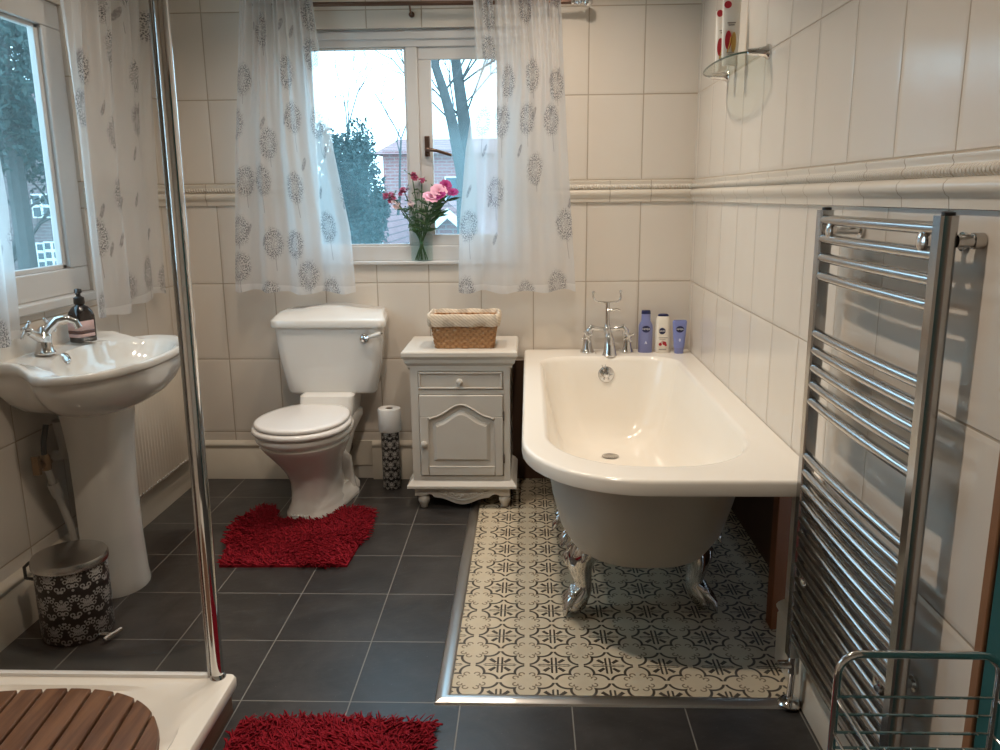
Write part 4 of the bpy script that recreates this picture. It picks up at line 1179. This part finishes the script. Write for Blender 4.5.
    # pipework in the shade under the bowl
    p = MB().tube([(-1.765, 2.80, .70), (-1.768, 2.775, .64), (-1.770, 2.77, .585)], .010, 10)
    p.build('flexible_hose', M['dark'], t)
    v = MB().lathe([(.016, -.03), (.019, -.02), (.019, .02), (.014, .03)], (-1.77, 2.775, .565), 'z', 12).tube([(-1.77, 2.73, .56), (-1.77, 2.80, .56)], .012, 10).box(-1.782, -1.758, 2.712, 2.728, .535, .605)
    v.build('stop_valve', M['copper'], t)
    w = MB().tube([(-1.77, 2.785, .535), (-1.765, 2.80, .46), (-1.75, 2.84, .30), (-1.74, 2.875, .12), (-1.74, 2.885, .01)], .013, 10).tube([(-1.768, 2.797, .475), (-1.76, 2.81, .42)], .02, 10)
    w.build('supply_pipe', M['pipe_white'], t)
    MB().tube([(-1.755, 2.86, .70), (-1.755, 2.88, .60), (-1.77, 2.90, .555), (-1.81, 2.90, .55)], .021, 12).build('waste_pipe', M['pipe_white'], t)
basin()
# soap bottle
sx_, sy_, sz_ = -1.716, 3.03, .968
so = thing('soap_dispenser', 'black pump soap bottle with pink label on the basin', 'soap bottle', (sx_, sy_, sz_))
def sq(hw, z, r): return rrect(sx_ - hw * .8, sx_ + hw * .8, sy_ - hw, sy_ + hw, ((r, r),) * 4, z, nc=6, ne=3)
Rz = Matrix.Translation((sx_, sy_, 0)) @ Matrix.Rotation(-.35, 4, 'Z') @ Matrix.Translation((-sx_, -sy_, 0))
MB().loft([sq(.038, sz_, .014), sq(.042, sz_ + .004, .016), sq(.043, sz_ + .10, .018), sq(.040, sz_ + .118, .024), sq(.030, sz_ + .134, .022), sq(.018, sz_ + .141, .014), sq(.016, sz_ + .148, .012)]).xf(Rz).build('bottle_body', M['amber'], so, ang=50)
p = MB().lathe([(.019, .146), (.020, .150), (.019, .170), (.011, .175), (.008, .178), (.008, .186), (.014, .190), (.013, .202), (.006, .204)], (sx_, sy_, sz_), 'z', 16)
p.tube([(sx_, sy_, sz_ + .198), (sx_ + .012, sy_ - .030, sz_ + .197), (sx_ + .016, sy_ - .040, sz_ + .188)], [.007, .006, .005], 8)
p.build('pump', M['dark'], so)
lb = MB()
for (z0, z1) in ((.048, .084), (.022, .035)):
    r0 = sq(.0436, sz_ + z0, .018); r1 = sq(.0436, sz_ + z1, .018)
    idx = [j for j, q in enumerate(r0) if (q[1] < sy_ - .012 or q[0] > sx_ - .0)]
    k = len(r0)
    lb.add(r0 + r1, [(j, (j + 1) % k, k + (j + 1) % k, k + j) for j in range(k) if (r0[j][1] < sy_ + .03) and (r0[(j + 1) % k][1] < sy_ + .03) and (r0[j][0] > sx_ - .03)])
lb.xf(Rz).build('label', M['pinklabel'], so, solid=.0006)
ln = MB()
r0 = sq(.0437, sz_ + .036, .018); r1 = sq(.0437, sz_ + .047, .018); k = len(r0)
ln.add(r0 + r1, [(j, (j + 1) % k, k + (j + 1) % k, k + j) for j in range(k) if (r0[j][1] < sy_ + .03) and (r0[(j + 1) % k][1] < sy_ + .03) and (r0[j][0] > sx_ - .03)])
ln.xf(Rz).build('label_band', simple('dark_label_band', (.10, .045, .04), .5), so, solid=.0006)

# radiator on the side wall
def radiator():
    t = thing('panel_radiator', 'cream ribbed panel radiator on the side wall behind the basin', 'radiator', (-1.77, 3.55, .2))
    y0, y1, z0, z1 = 3.06, 4.02, .200, .690
    V = []; n = 132; prof = []
    for i in range(n + 1):
        y = lerp(y0, y1, i / n); ph = (i % 4)
        prof.append((-1.722 - (.006 if ph in (1, 2) else 0), y))
    a = [(x, y, z1 - .012) for x, y in prof]; b = [(x, y, z0 + .012) for x, y in prof]
    top = [(-1.730, y, z1) for x, y in prof]; bot = [(-1.730, y, z0) for x, y in prof]
    bk0 = [(-1.765, y, z1) for x, y in prof]; bk1 = [(-1.765, y, z0) for x, y in prof]
    MB().loft([top, a, b, bot, bk1, bk0, top], False, False, closed=False).build('panel', M['rad'], t, ang=30)
    g = MB().box(-1.775, -1.722, y0, y1, z1 + .004, z1 + .016)
    for k in range(7): g.box(-1.775 + k * .0083, -1.772 + k * .0083, y0, y1, z1 + .016, z1 + .022)
    g.build('top_grille', M['rad'], t, bevel=.002)
    h = MB()
    for i in range(33):
        y = lerp(y0 + .02, y1 - .02, i / 32); h.ball((-1.721, y, z0 + .018), .006, 8, 5, sx=.5)
    h.build('rivet_row', M['plastic'], t)
    for yy in (y0 + .1, y1 - .14): MB().box(-1.819, -1.765, yy, yy + .04, .3, .6).build('wall_bracket', M['rad'], t)
    for yy in (4.04, 3.04): MB().tube([(-1.75, yy, 0), (-1.75, yy, .23), (-1.75, lerp(yy, 3.54, .04), .235)], .008, 8).build('feed_pipe', M['copper'], t)
radiator()

# pedal bin
def pedal_bin():
    cx, cy = -1.603, 2.575; r = .118
    t = thing('pedal_bin', 'damask-patterned pedal bin with brushed steel lid on the floor by the basin', 'bin', (cx, cy, 0))
    MB().lathe([(r - .008, 0), (r - .004, .004), (r - .003, .012), (r, .016), (r, .272), (r - .003, .276)], (cx, cy, 0), 'z', 48, sx=1.0, sy=.98).build('bin_body', M['damask_bin'], t, uv=cyl_uv(cx, cy, r))
    lid = MB().lathe([(r + .002, .268), (r + .006, .272), (r + .006, .290), (r + .002, .297), (r - .02, .303), (r - .07, .309), (.002, .312)], (cx, cy, 0), 'z', 48)
    lo = lid.build('bin_lid', M['steel'], t)
    MB().tube([(cx - .108, cy - .055, .29), (cx - .125, cy - .062, .275), (cx - .125, cy - .062, .235), (cx - .104, cy - .050, .225)], .006, 8).build('hinge', M['dark'], t)
    pd = MB().tube([(cx + .09, cy - .05, .022), (cx + .150, cy - .050, .016)], .008, 8)
    pd.tube([(cx + .135, cy - .085, .016), (cx + .165, cy - .02, .022)], .008, 8)
    pd.build('pedal', M['steel'], t)
pedal_bin()

# ------------------------------------------------------------------ shower
tray = thing('shower_tray', 'white shower tray with wood-panelled side in the near left corner', 'shower tray', (-1.35, 1.5, 0))
TX1, TY1, TZ = -.868, 2.142, .12
R = []
for e, z in ((.012, .078), (.002, .082), (0, .088), (0, .110), (.004, .118), (.012, TZ)):
    R.append(rrect(XL + .002, TX1 - e, .55 + e, TY1 - e, ((.02, .02),) * 4, z))
R.append(rrect(XL + .06, TX1 - .06, .62, TY1 - .07, ((.25, .25),) * 4, TZ - .001))
R.append(rrect(XL + .07, TX1 - .07, .63, TY1 - .08, ((.25, .25),) * 4, TZ - .012))
R.append(rrect(XL + .2, TX1 - .2, .8, TY1 - .2, ((.2, .2),) * 4, TZ - .018))
MB().loft(R).build('tray_body', M['acrylic'], tray, ang=40)
MB().box(XL + .002, TX1 - .018, .57, TY1 - .018, .0, .080).build('side_panel', M['panelwood'], tray)
scr = thing('shower_screen', 'clear glass shower screen with chrome post on the tray edge', 'shower screen', (-1.38, 2.122, .12))
PX, PY = -.928, 2.120
MB().loft([[(XL + .004, PY - .004, z), (PX - .014 + d, PY - .004, z), (PX - .014 + d, PY + .004, z), (XL + .004, PY + .004, z)] for d, z in ((0, TZ + .006), (.022, 2.62))]).build('glass_panel', M['screen_glass'], scr)
MB().box(XL + .004, PX - .018, PY - .009, PY + .009, TZ, TZ + .010).build('bottom_channel', M['plastic'], scr)
po = MB().tube([(PX + .008, PY, TZ + .001), (PX + .030, PY, 2.65)], .0185, 24)
po.lathe([(.024, TZ), (.023, TZ + .004), (.019, TZ + .012)], (PX + .008, PY, 0), 'z', 24)
po.build('post', M['chrome'], scr, ang=40)
MB().loft([[(PX - .020 + d, PY - .008, z), (PX - .010 + d, PY - .008, z), (PX - .010 + d, PY + .008, z), (PX - .020 + d, PY + .008, z)] for d, z in ((0, TZ), (.022, 2.65))]).build('wall_channel', M['chrome_rail'], scr, bevel=.003)
# duckboard
def duckboard():
    cx, cy, a = -1.36, 1.555, .45; z = TZ - .010
    t = thing('duckboard_mat', 'round-cornered brown teak duckboard lying in the shower tray', 'shower mat', (cx, cy, z))
    def half(u):
        k = min(1, abs(u) / a); return a * (1 - k ** 2.7) ** (1 / 2.7)
    ang = math.radians(6); Mr = Matrix.Translation((cx, cy, 0)) @ Matrix.Rotation(ang, 4, 'Z')
    n = 13; w = 2 * a / n
    for i in range(n):
        u0 = -a + i * w + .004; u1 = u0 + w - .008
        top = []; bot = []
        for k in range(9):
            u = lerp(u0, u1, k / 8); top.append((u, half(u)))
        bot = [(u, -h) for u, h in reversed(top)]
        MB().prism(top + bot, z + .018, z + .042, 'xy').xf(Mr).build('slat', M['teak'], t, bevel=.004)
    for q in (-.22, .22):
        MB().box(-.36, .36, q - .02, q + .02, z, z + .018).xf(Mr).build('batten', M['teak'], t)
    ring = [(a * .985 * math.copysign(abs(math.cos(th)) ** (2 / 2.7), math.cos(th)), a * .985 * math.copysign(abs(math.sin(th)) ** (2 / 2.7), math.sin(th)), z + .022) for th in [2 * PI * k / 64 for k in range(64)]]
    MB().tube(ring, .010, 8, closed=True).xf(Mr).build('edge_rim', M['teak'], t)
duckboard()

# ------------------------------------------------------------------ towel rail
def towel_rail():
    t = thing('towel_radiator', 'tall chrome ladder towel radiator with bowed bars on the right wall', 'towel rail', (.765, 1.84, .2))
    x0 = .745; ya, yb = 1.530, 2.145; z0, z1 = .195, 1.458
    for y in (ya, yb):
        # D-section upright
        prof = [(x0 + .004, y - .019), (x0, y - .014), (x0, y + .014), (x0 + .004, y + .019)] + [(x0 + .016 + .022 * math.sin(PI * k / 12), y + .020 * math.cos(PI * k / 12)) for k in range(13)]
        MB().loft([[(a, b, z0) for a, b in prof], [(a, b, z1) for a, b in prof]]).build('upright', M['chrome_rail'], t, ang=30)
        MB().lathe([(.012, z1), (.012, z1 + .006), (.006, z1 + .008)], (x0 + .02, y, 0), 'z', 12).build('end_cap', M['dark'], t)
    zs = [1.434 - k * .0475 for k in range(4)] + [1.140 - k * .0458 for k in range(5)] + [.803 - k * .0452 for k in range(13)]
    for z in zs:
        pts = []
        for k in range(13):
            s = k / 12; bow = .007 * math.sin(PI * s) ** .8 if 0 < s < 1 else 0
            pts.append((x0 + .013 - bow, lerp(ya + .012, yb - .012, s), z))
        MB().tube(pts, .0128, 12).build('bar', M['chrome_rail'], t, ang=60)
    for y in (ya + .055, yb - .075):
        for z in (1.408, .47):
            b = MB().lathe([(.018, XR - .008), (.018, XR - .002), ], (0, y, z), 'x', 16)
            b.tube([(x0 + .000, y, z), (XR - .002, y, z)], .0095, 10)
            b.lathe([(.010, x0 - .004), (.019, x0), (.020, x0 + .006), (.013, x0 + .018)], (0, y, z), 'x', 16)
            b.build('wall_bracket', M['chrome'], t)
    # wall spigots seen past the near upright
    MB().tube([(x0 + .036, ya - .006, 1.412), (XR - .002, ya - .006, 1.412)], .012, 12).lathe([(.015, XR - .02), (.015, XR - .001)], (0, ya - .006, 1.412), 'x', 16).build('wall_bracket', M['steel'], t)
    # valves and feet
    px = x0 + .022
    v = MB().tube([(px, yb, z0 - .055), (px, yb, z0 + .01)], .017, 12).tube([(.776, 2.182, .012), (px + .004, yb + .016, z0 - .08), (px, yb, z0 - .05)], .010, 12)
    v.tube([(px, yb, z0 - .03), (px - .045, yb - .004, z0 - .03)], [.014, .012], 10)
    v.build('valve', M['chrome'], t)
    MB().lathe([(.034, .0115), (.034, .017), (.026, .027), (.013, .033)], (.776, 2.182, 0), 'z', 20).build('floor_collar', M['chrome'], t)
    v = MB().tube([(px, ya, z0 - .05), (px, ya, z0 + .01)], .017, 12).tube([(px, ya, 0), (px, ya, z0 - .05)], .010, 12)
    v.build('valve', M['chrome'], t)
towel_rail()

# ------------------------------------------------------------------ glass shelf with toiletries
def shelf():
    zs = 1.972; y0, y1 = 2.965, 3.585; yc = (y0 + y1) / 2
    t = thing('glass_shelf', 'bow-fronted glass shelf on chrome brackets high on the right wall', 'shelf', (XR - .08, yc, zs))
    pts = [(XR - .006, y0 + .01), (XR - .006, y1 - .01)]
    n = 30
    for i in range(n + 1):
        a = PI / 2 - PI * i / n; s = math.sin(a)
        pts.append((XR - .035 - .105 * math.cos(a) ** .6 if abs(math.cos(a)) > 1e-6 else XR - .035, yc + s * .30))
    MB().prism(pts, zs, zs + .007, 'xy').build('shelf_pane', [M['shelf_glass']], t)
    rim = MB().tube([(x, y, zs + .0035) for x, y in pts[2:]], .0035, 6); rim.build('shelf_edge', M['edge_glass'], t)
    for y in (2.985, 3.565):
        b = MB().lathe([(.026, XR), (.026, XR - .006), (.019, XR - .014), (.0135, XR - .040), (.0125, XR - .060), (.010, XR - .075), (.003, XR - .078)], (0, y, zs + .004), 'x', 18)
        b.build('bracket', M['chrome'], t)
    sz = zs + .007
    def tubeb(x, y, h, w, yaw, lab, name, parts):
        o = thing(name, lab, 'tube', (x, y, sz), 'toiletries on the glass shelf')
        Mz = Matrix.Translation((x, y, 0)) @ Matrix.Rotation(yaw, 4, 'Z')
        m = MB(); ebottle(m, 0, 0, [(w * .42, .017, sz + .028), (w * .45, .019, sz + .035), (w * .48, .014, sz + h * .6), (w * .5, .004, sz + h - .01), (w * .5, .002, sz + h)]); m.xf(Mz).build('tube_body', M['tape_white'], o)
        m = MB(); ebottle(m, 0, 0, [(w * .38, .016, sz), (w * .40, .0175, sz + .004), (w * .41, .017, sz + .028)]); m.xf(Mz).build('cap', M['whitebottle'], o)
        m = MB(); oval(m, -.010, -.0185, sz + .088, .012, .034, 4); m.xf(Mz).build('red_emblem', M['red'], o)
        m = MB(); oval(m, -.016, -.0125, sz + .214, w * .20, .013, 1); m.xf(Mz).build('red_flag', M['red'], o)
        m = MB(); oval(m, .010, -.0188, sz + .080, .009, .036, 4); m.xf(Mz @ Matrix.Identity(4)).build('gold_emblem', M['gold'], o)
        m = MB(); m.tube([(-.012, -.021, sz + .045), (-.004, -.0215, sz + .075), (-.001, -.021, sz + .10)], .0022, 5); m.xf(Mz).build('gold_stroke', M['gold'], o)
        for k, (zz, ww) in enumerate(((.148, .03), (.140, .022), (.042, .028), (.036, .02))): MB().box(-ww / 2, ww / 2, -.0200 + zz * .022, -.0175 + zz * .022, sz + zz, sz + zz + .0035).xf(Mz).build('label_print', M['grey_print'], o)
    tubeb(.768, 3.30, .235, .068, -.12, 'white toiletry tube with red and gold emblem at the front of the glass shelf', 'shampoo_tube', 1)
    tubeb(.772, 3.45, .225, .058, -.1, 'white toiletry tube half hidden behind the other on the glass shelf', 'conditioner_tube', 2)
shelf()

# ------------------------------------------------------------------ wire rack
def rack():
    t = thing('wire_rack', 'chrome wire rack standing by the towel radiator at the lower right', 'rack', (.63, 1.0, 0))
    y = 1.2; xl, xr, zt = .502, .760, .772; r = .0065; rad = .035
    def hoop(yy):
        p = [(xl, yy, .006)] + [(xl, yy, z) for z in (.3, .6, zt - rad)]
        p += [(xl + rad - rad * math.cos(a), yy, zt - rad + rad * math.sin(a)) for a in [PI / 2 * k / 6 for k in range(1, 7)]]
        p += [(xr - rad + rad * math.sin(a), yy, zt - rad + rad * math.cos(a)) for a in [PI / 2 * k / 6 for k in range(0, 7)]]
        p += [(xr, yy, z) for z in (.6, .3, .006)]
        return p
    MB().tube(hoop(y), r, 10).build('back_frame', M['chrome'], t)
    yf = .86
    for xx in (xl, xr): MB().tube([(xx, yf, .006), (xx, yf, .72)], r, 10).build('front_leg', M['chrome'], t)
    for z0 in (.60, .30):
        for z in (z0 + .095, z0 + .062, z0 + .029, z0):
            MB().tube([(xl, y, z), (xr, y, z)], .0026, 6).build('back_wire', M['chrome'], t)
        for x, nm in ((xl, 'side_wire'), (xr, 'side_wire')):
            for z in (z0 + .095, z0 + .029, z0):
                MB().tube([(x, y, z), (x, yf, z)], .0026, 6).build(nm, M['chrome'], t)
        for k in range(1, 6):
            x = lerp(xl, xr, k / 6); MB().tube([(x, y, z0 + .0), (x, yf, z0)], .0022, 6).build('base_wire', M['chrome'], t)
        for k in range(1, 4):
            yy = lerp(y, yf, k / 4); MB().tube([(xl, yy, z0), (xl, yy, z0 + .06)], .0022, 6).build('side_wire', M['chrome'], t)
        for z in (z0, z0 + .04):
            MB().tube([(xl, yf, z), (xr, yf, z)], .0026, 6).build('front_wire', M['chrome'], t)
rack()

# ------------------------------------------------------------------ outside
F_ = 810.4; pit = math.radians(12.43); yaw = math.radians(2.053); rol = math.radians(-.571)
fw = Vector((-math.sin(yaw), math.cos(yaw), 0)); rt = Vector((math.cos(yaw), math.sin(yaw), 0)); up = Vector((0, 0, 1))
f2 = fw * math.cos(pit) - up * math.sin(pit); u2 = up * math.cos(pit) + fw * math.sin(pit)
r3 = rt * math.cos(rol) + u2 * math.sin(rol); u3 = u2 * math.cos(rol) - rt * math.sin(rol)
GZ = -3.0
struct(MB().box(-60, 60, 4.6, 70, GZ - .2, GZ).build('ground', M['ground'], flat=True))
def hwin(par, x, z, w, h, y, cols, rows):
    f = MB().box(x - w / 2, x + w / 2, y - .06, y + .02, z - h / 2, z + h / 2).build('house_window', M['extwhite'], par)
    g = MB()
    cw = w / cols; rh = h / rows
    for i in range(cols):
        for j in range(rows):
            m = .035
            g.box(x - w / 2 + i * cw + m, x - w / 2 + (i + 1) * cw - m, y - .07, y - .055, z - h / 2 + j * rh + m, z - h / 2 + (j + 1) * rh - m)
    g.build('window_panes', M['extglass'], f)
def house(label, x0, x1, y0, y1, ze, zr, brickm, wins, gable):
    h = thing('brick_house', label, 'house', ((x0 + x1) / 2, y0, GZ))
    if gable:
        xm = (x0 + x1) / 2
        MB().prism([(x0, GZ), (x1, GZ), (x1, ze), (xm, zr), (x0, ze)], y0, y1).build('wall', brickm, h, flat=True)
        o = .25; sl = (zr - ze) / (xm - x0)
        MB().prism([(x0 - o, ze - o * sl), (xm, zr), (x1 + o, ze - o * sl), (x1 + o, ze - o * sl + .16), (xm, zr + .16), (x0 - o, ze - o * sl + .16)], y0 - .2, y1 + .2).build('roof', M['roof'], h, flat=True)
        MB().prism([(x0 - o, ze - o * sl - .12), (xm, zr - .12), (x1 + o, ze - o * sl - .12), (x1 + o, ze - o * sl + .04), (xm, zr + .05), (x0 - o, ze - o * sl + .04)], y0 - .25, y0 - .18).build('bargeboard', M['extwhite'], h, flat=True)
    else:
        MB().box(x0, x1, y0, y1, GZ, ze).build('wall', brickm, h, flat=True)
        ym = (y0 + y1) / 2
        MB().prism([(y0 - .3, ze - .1), (ym, zr), (y1 + .3, ze - .1)], x0 - .2, x1 + .2, 'yz').build('roof', M['roof'], h, flat=True)
    for w in wins: hwin(h, *w[:4], y0, *w[4:])
    return h
def at(px, py, Y):
    d = r3 * ((px - 500) / F_) - u3 * ((py - 375) / F_) + f2
    k = Y / d.y; return (d.x * k, Y, 1.5 + d.z * k)
SX = lambda px, Y: at(px, 190, Y)[0]
SZ = lambda py, Y: at(420, py, Y)[2]
LZ_ = lambda py, Y: at(40, py, Y)[2]
Y1 = 21
house('pink brick house with a tiled roof seen behind the flowers', SX(384, Y1), SX(575, Y1), Y1, Y1 + 8, SZ(150, Y1), SZ(128, Y1), M['brick'], [(SX(403, Y1), SZ(238, Y1), .40, .42, 1, 1), (SX(456, Y1), SZ(192, Y1), .55, .75, 1, 2), (SX(520, Y1), SZ(192, Y1), .55, .75, 1, 2)], False)
Y2 = 14
house('low brick gable with a white bargeboard beyond the opening casement', SX(424, Y2), SX(472, Y2), Y2, Y2 + 5, SZ(232, Y2), SZ(211, Y2), M['brick'], [], True)
house('grey-pink gable with a white bargeboard seen low through the fixed pane', SX(318, Y2), SX(374, Y2), Y2 + .5, Y2 + 6, SZ(240, Y2), SZ(204, Y2), M['brick2'], [(SX(362, Y2), SZ(246, Y2), .35, .3, 1, 1)], True)
Y3h = 20
house('mauve brick house with white sash windows seen through the side window', -19.5, -8.6, Y3h, Y3h + 9, LZ_(112, Y3h), LZ_(60, Y3h), M['brick2'], [(at(43, 206, Y3h)[0], LZ_(206, Y3h), .5, .58, 2, 2), (at(38.5, 256, Y3h)[0], LZ_(256, Y3h), .42, .66, 2, 3), (at(54.5, 256, Y3h)[0], LZ_(255, Y3h), .42, .66, 2, 3)], False)
def branch(mb, p, d, L, r, depth, rn, tips):
    n = 4; pts = [p]; q = Vector(p); dd = Vector(d)
    for i in range(n):
        dd = (dd + Vector((rn.gauss(0, .13), rn.gauss(0, .13), rn.gauss(0, .09)))).normalized(); q = q + dd * (L / n); pts.append(tuple(q))
    mb.tube(pts, [lerp(r, r * .6, i / n) for i in range(n + 1)], 5 if depth > 1 else 4)
    if depth == 0: tips.append(tuple(q)); return
    for k in range(3 if depth > 1 else 3):
        b = pts[rn.randint(2, n)]
        nd = (dd + Vector((rn.gauss(0, .55), rn.gauss(0, .55), rn.gauss(.15, .35)))).normalized()
        branch(mb, b, nd, L * rn.uniform(.55, .75), r * .5, depth - 1, rn, tips)
def tree(label, base, d, L, r, depth, seed, name='bare_tree', extra=()):
    t = thing(name, label, 'tree', base); rn = random.Random(seed); mb = MB(); tips = []
    branch(mb, base, d, L, r, depth, rn, tips)
    for e in extra: branch(mb, base, e, L, r * .8, depth, rn, tips)
    mb.build('trunk', M['bark'], t, ang=60); return t, tips
Yt = 9.0
P = at
def limb(label, pts, r0, r1, seed, name='bare_tree'):
    t = thing(name, label, 'tree', (pts[0][0], pts[0][1], GZ)); mb = MB(); rn = random.Random(seed)
    base = (pts[0][0], pts[0][1], GZ)
    full = [base] + pts; N = len(full)
    mb.tube(full, [lerp(r0 * 1.3, r1, i / (N - 1)) for i in range(N)], 10); tips = []
    for p in pts[1:]:
        for k in range(3): branch(mb, p, Vector((rn.gauss(0, .6), rn.gauss(0, .3), .7)).normalized(), .9, r1 * .28, 2, rn, tips)
    mb.build('trunk', M['bark'], t, ang=60)
limb('bare tree trunk leaning left, seen at the left of the opening casement', [P(462, 175, Yt), P(452, 122, Yt), P(444, 92, Yt), P(434, 62, Yt), P(424, 30, Yt)], .055, .036, 11)
limb('bare tree trunk, further right of the two behind the opening casement', [P(470, 180, Yt + .6), P(464, 120, Yt + .6), P(459, 85, Yt + .6), P(455, 55, Yt + .6), P(449, 20, Yt + .6)], .07, .045, 12)
tree('bare twiggy tree rising above the hedge at the right of the fixed pane', P(398, 215, 11), (0, 0, 1), 1.0, .02, 5, 21)
tree('bare twiggy tree with spreading branches above the hedge, behind the left curtain edge', P(342, 195, 12), (.15, 0, 1), 1.0, .022, 5, 22)
tree('bare tree with fine spreading branches against the mauve brick house', P(12, 262, 15), (.15, 0, 1), 1.9, .05, 5, 23, extra=((.5, 0, .8),))
def leafy(label, c, rad, n, mat, seed, name, size=.09):
    t = thing(name, label, 'tree' if 'tree' in name else 'hedge', (c[0], c[1], GZ)); rn = random.Random(seed); V = []; F = []
    lob = [(Vector((rn.uniform(-1, 1) * rad[0] * .75, rn.uniform(-1, 1) * rad[1] * .7, rn.uniform(-1, 1) * rad[2] * .8)), rn.uniform(.22, .45)) for _ in range(46)]
    for k in range(n):
        lc, lr = lob[rn.randrange(len(lob))]
        v = Vector((rn.gauss(0, 1), rn.gauss(0, 1), rn.gauss(0, 1))).normalized() * lr * rn.random() ** .35
        p = Vector(c) + lc + Vector((v.x * rad[0], v.y * rad[1], v.z * rad[2]))
        a = Vector((rn.gauss(0, 1), rn.gauss(0, 1), rn.gauss(0, 1))).normalized(); b = a.orthogonal().normalized(); s = size * rn.uniform(.5, 1.4)
        i = len(V); V += [tuple(p - a * s), tuple(p + b * s * .45), tuple(p + a * s), tuple(p - b * s * .45)]; F.append((i, i + 1, i + 2, i + 3))
    MB().add(V, F).build('foliage', mat, t, flat=True)
    MB().tube([(c[0], c[1], GZ), (c[0], c[1], c[2] - rad[2] * .3), (c[0] + .05, c[1], c[2] + rad[2] * .4)], [.12, .1, .05], 8).build('trunk', M['bark'], t)
leafy('dense dark green bush filling the lower fixed pane behind the condensation', P(350, 190, 10.5), (.46, .6, .80), 16000, M['leaf2'], 31, 'evergreen_bush', .034)
leafy('tall dark evergreen tree filling the top of the side window', P(2, 70, 9.5), (1.05, .8, 1.25), 15000, M['leaf'], 32, 'evergreen_tree', .045)

# ------------------------------------------------------------------ light
w = bpy.data.worlds.new('sky'); sc.world = w; w.use_nodes = True; nt = w.node_tree
bg = nt.nodes['Background']; bg.inputs[1].default_value = 1.0
tc = nt.nodes.new('ShaderNodeTexCoord'); sp = nt.nodes.new('ShaderNodeSeparateXYZ'); nt.links.new(tc.outputs['Generated'], sp.inputs[0])
mr = nt.nodes.new('ShaderNodeMapRange'); mr.inputs[1].default_value = -.05; mr.inputs[2].default_value = .6; nt.links.new(sp.outputs[2], mr.inputs[0])
mix = nt.nodes.new('ShaderNodeMix'); mix.data_type = 'RGBA'; nt.links.new(mr.outputs[0], mix.inputs[0])
SKY = 4.0
mix.inputs[6].default_value = (.70 * SKY, .845 * SKY, 1.0 * SKY, 1); mix.inputs[7].default_value = (.58 * SKY, .77 * SKY, 1.0 * SKY, 1)
nt.links.new(mix.outputs[2], bg.inputs[0])
def lamp(x, y, z, e, size=.10, col=(1, .85, .70)):
    l = bpy.data.lights.new('ceiling_spot_or_fill', 'AREA'); l.shape = 'DISK'; l.size = size; l.energy = e; l.color = col; l.spread = math.radians(132)
    o = bpy.data.objects.new('ceiling_spot_or_fill', l); COL.objects.link(o); o.location = (x, y, z)
    return o
LZ = ZC - .03
lamp(.10, 3.45, LZ, 8.0); lamp(-.50, 3.25, LZ, 5.2); lamp(-1.10, 3.1, LZ, 4.5)
lamp(-.45, 1.55, LZ, 14.5)  # added front fill standing in for bounce, not a real ceiling spot

# ------------------------------------------------------------------ camera
cam = bpy.data.cameras.new('camera'); co = bpy.data.objects.new('camera', cam); COL.objects.link(co)
cam.sensor_width = 36; cam.lens = 36 * F_ / 1000; cam.clip_start = .02; cam.clip_end = 300
co.matrix_world = Matrix(((r3.x, u3.x, -f2.x, 0), (r3.y, u3.y, -f2.y, 0), (r3.z, u3.z, -f2.z, 1.5), (0, 0, 0, 1)))
sc.camera = co
v = sc.view_settings; v.view_transform = 'Standard'; v.look = 'None'; v.exposure = 0.42; v.gamma = 1; v.use_curve_mapping = False
c = sc.cycles; c.max_bounces = 12; c.diffuse_bounces = 6; c.glossy_bounces = 5; c.transparent_max_bounces = 16; c.transmission_bounces = 6
c.use_denoising = True; c.sample_clamp_indirect = 6; c.caustics_reflective = False; c.caustics_refractive = False
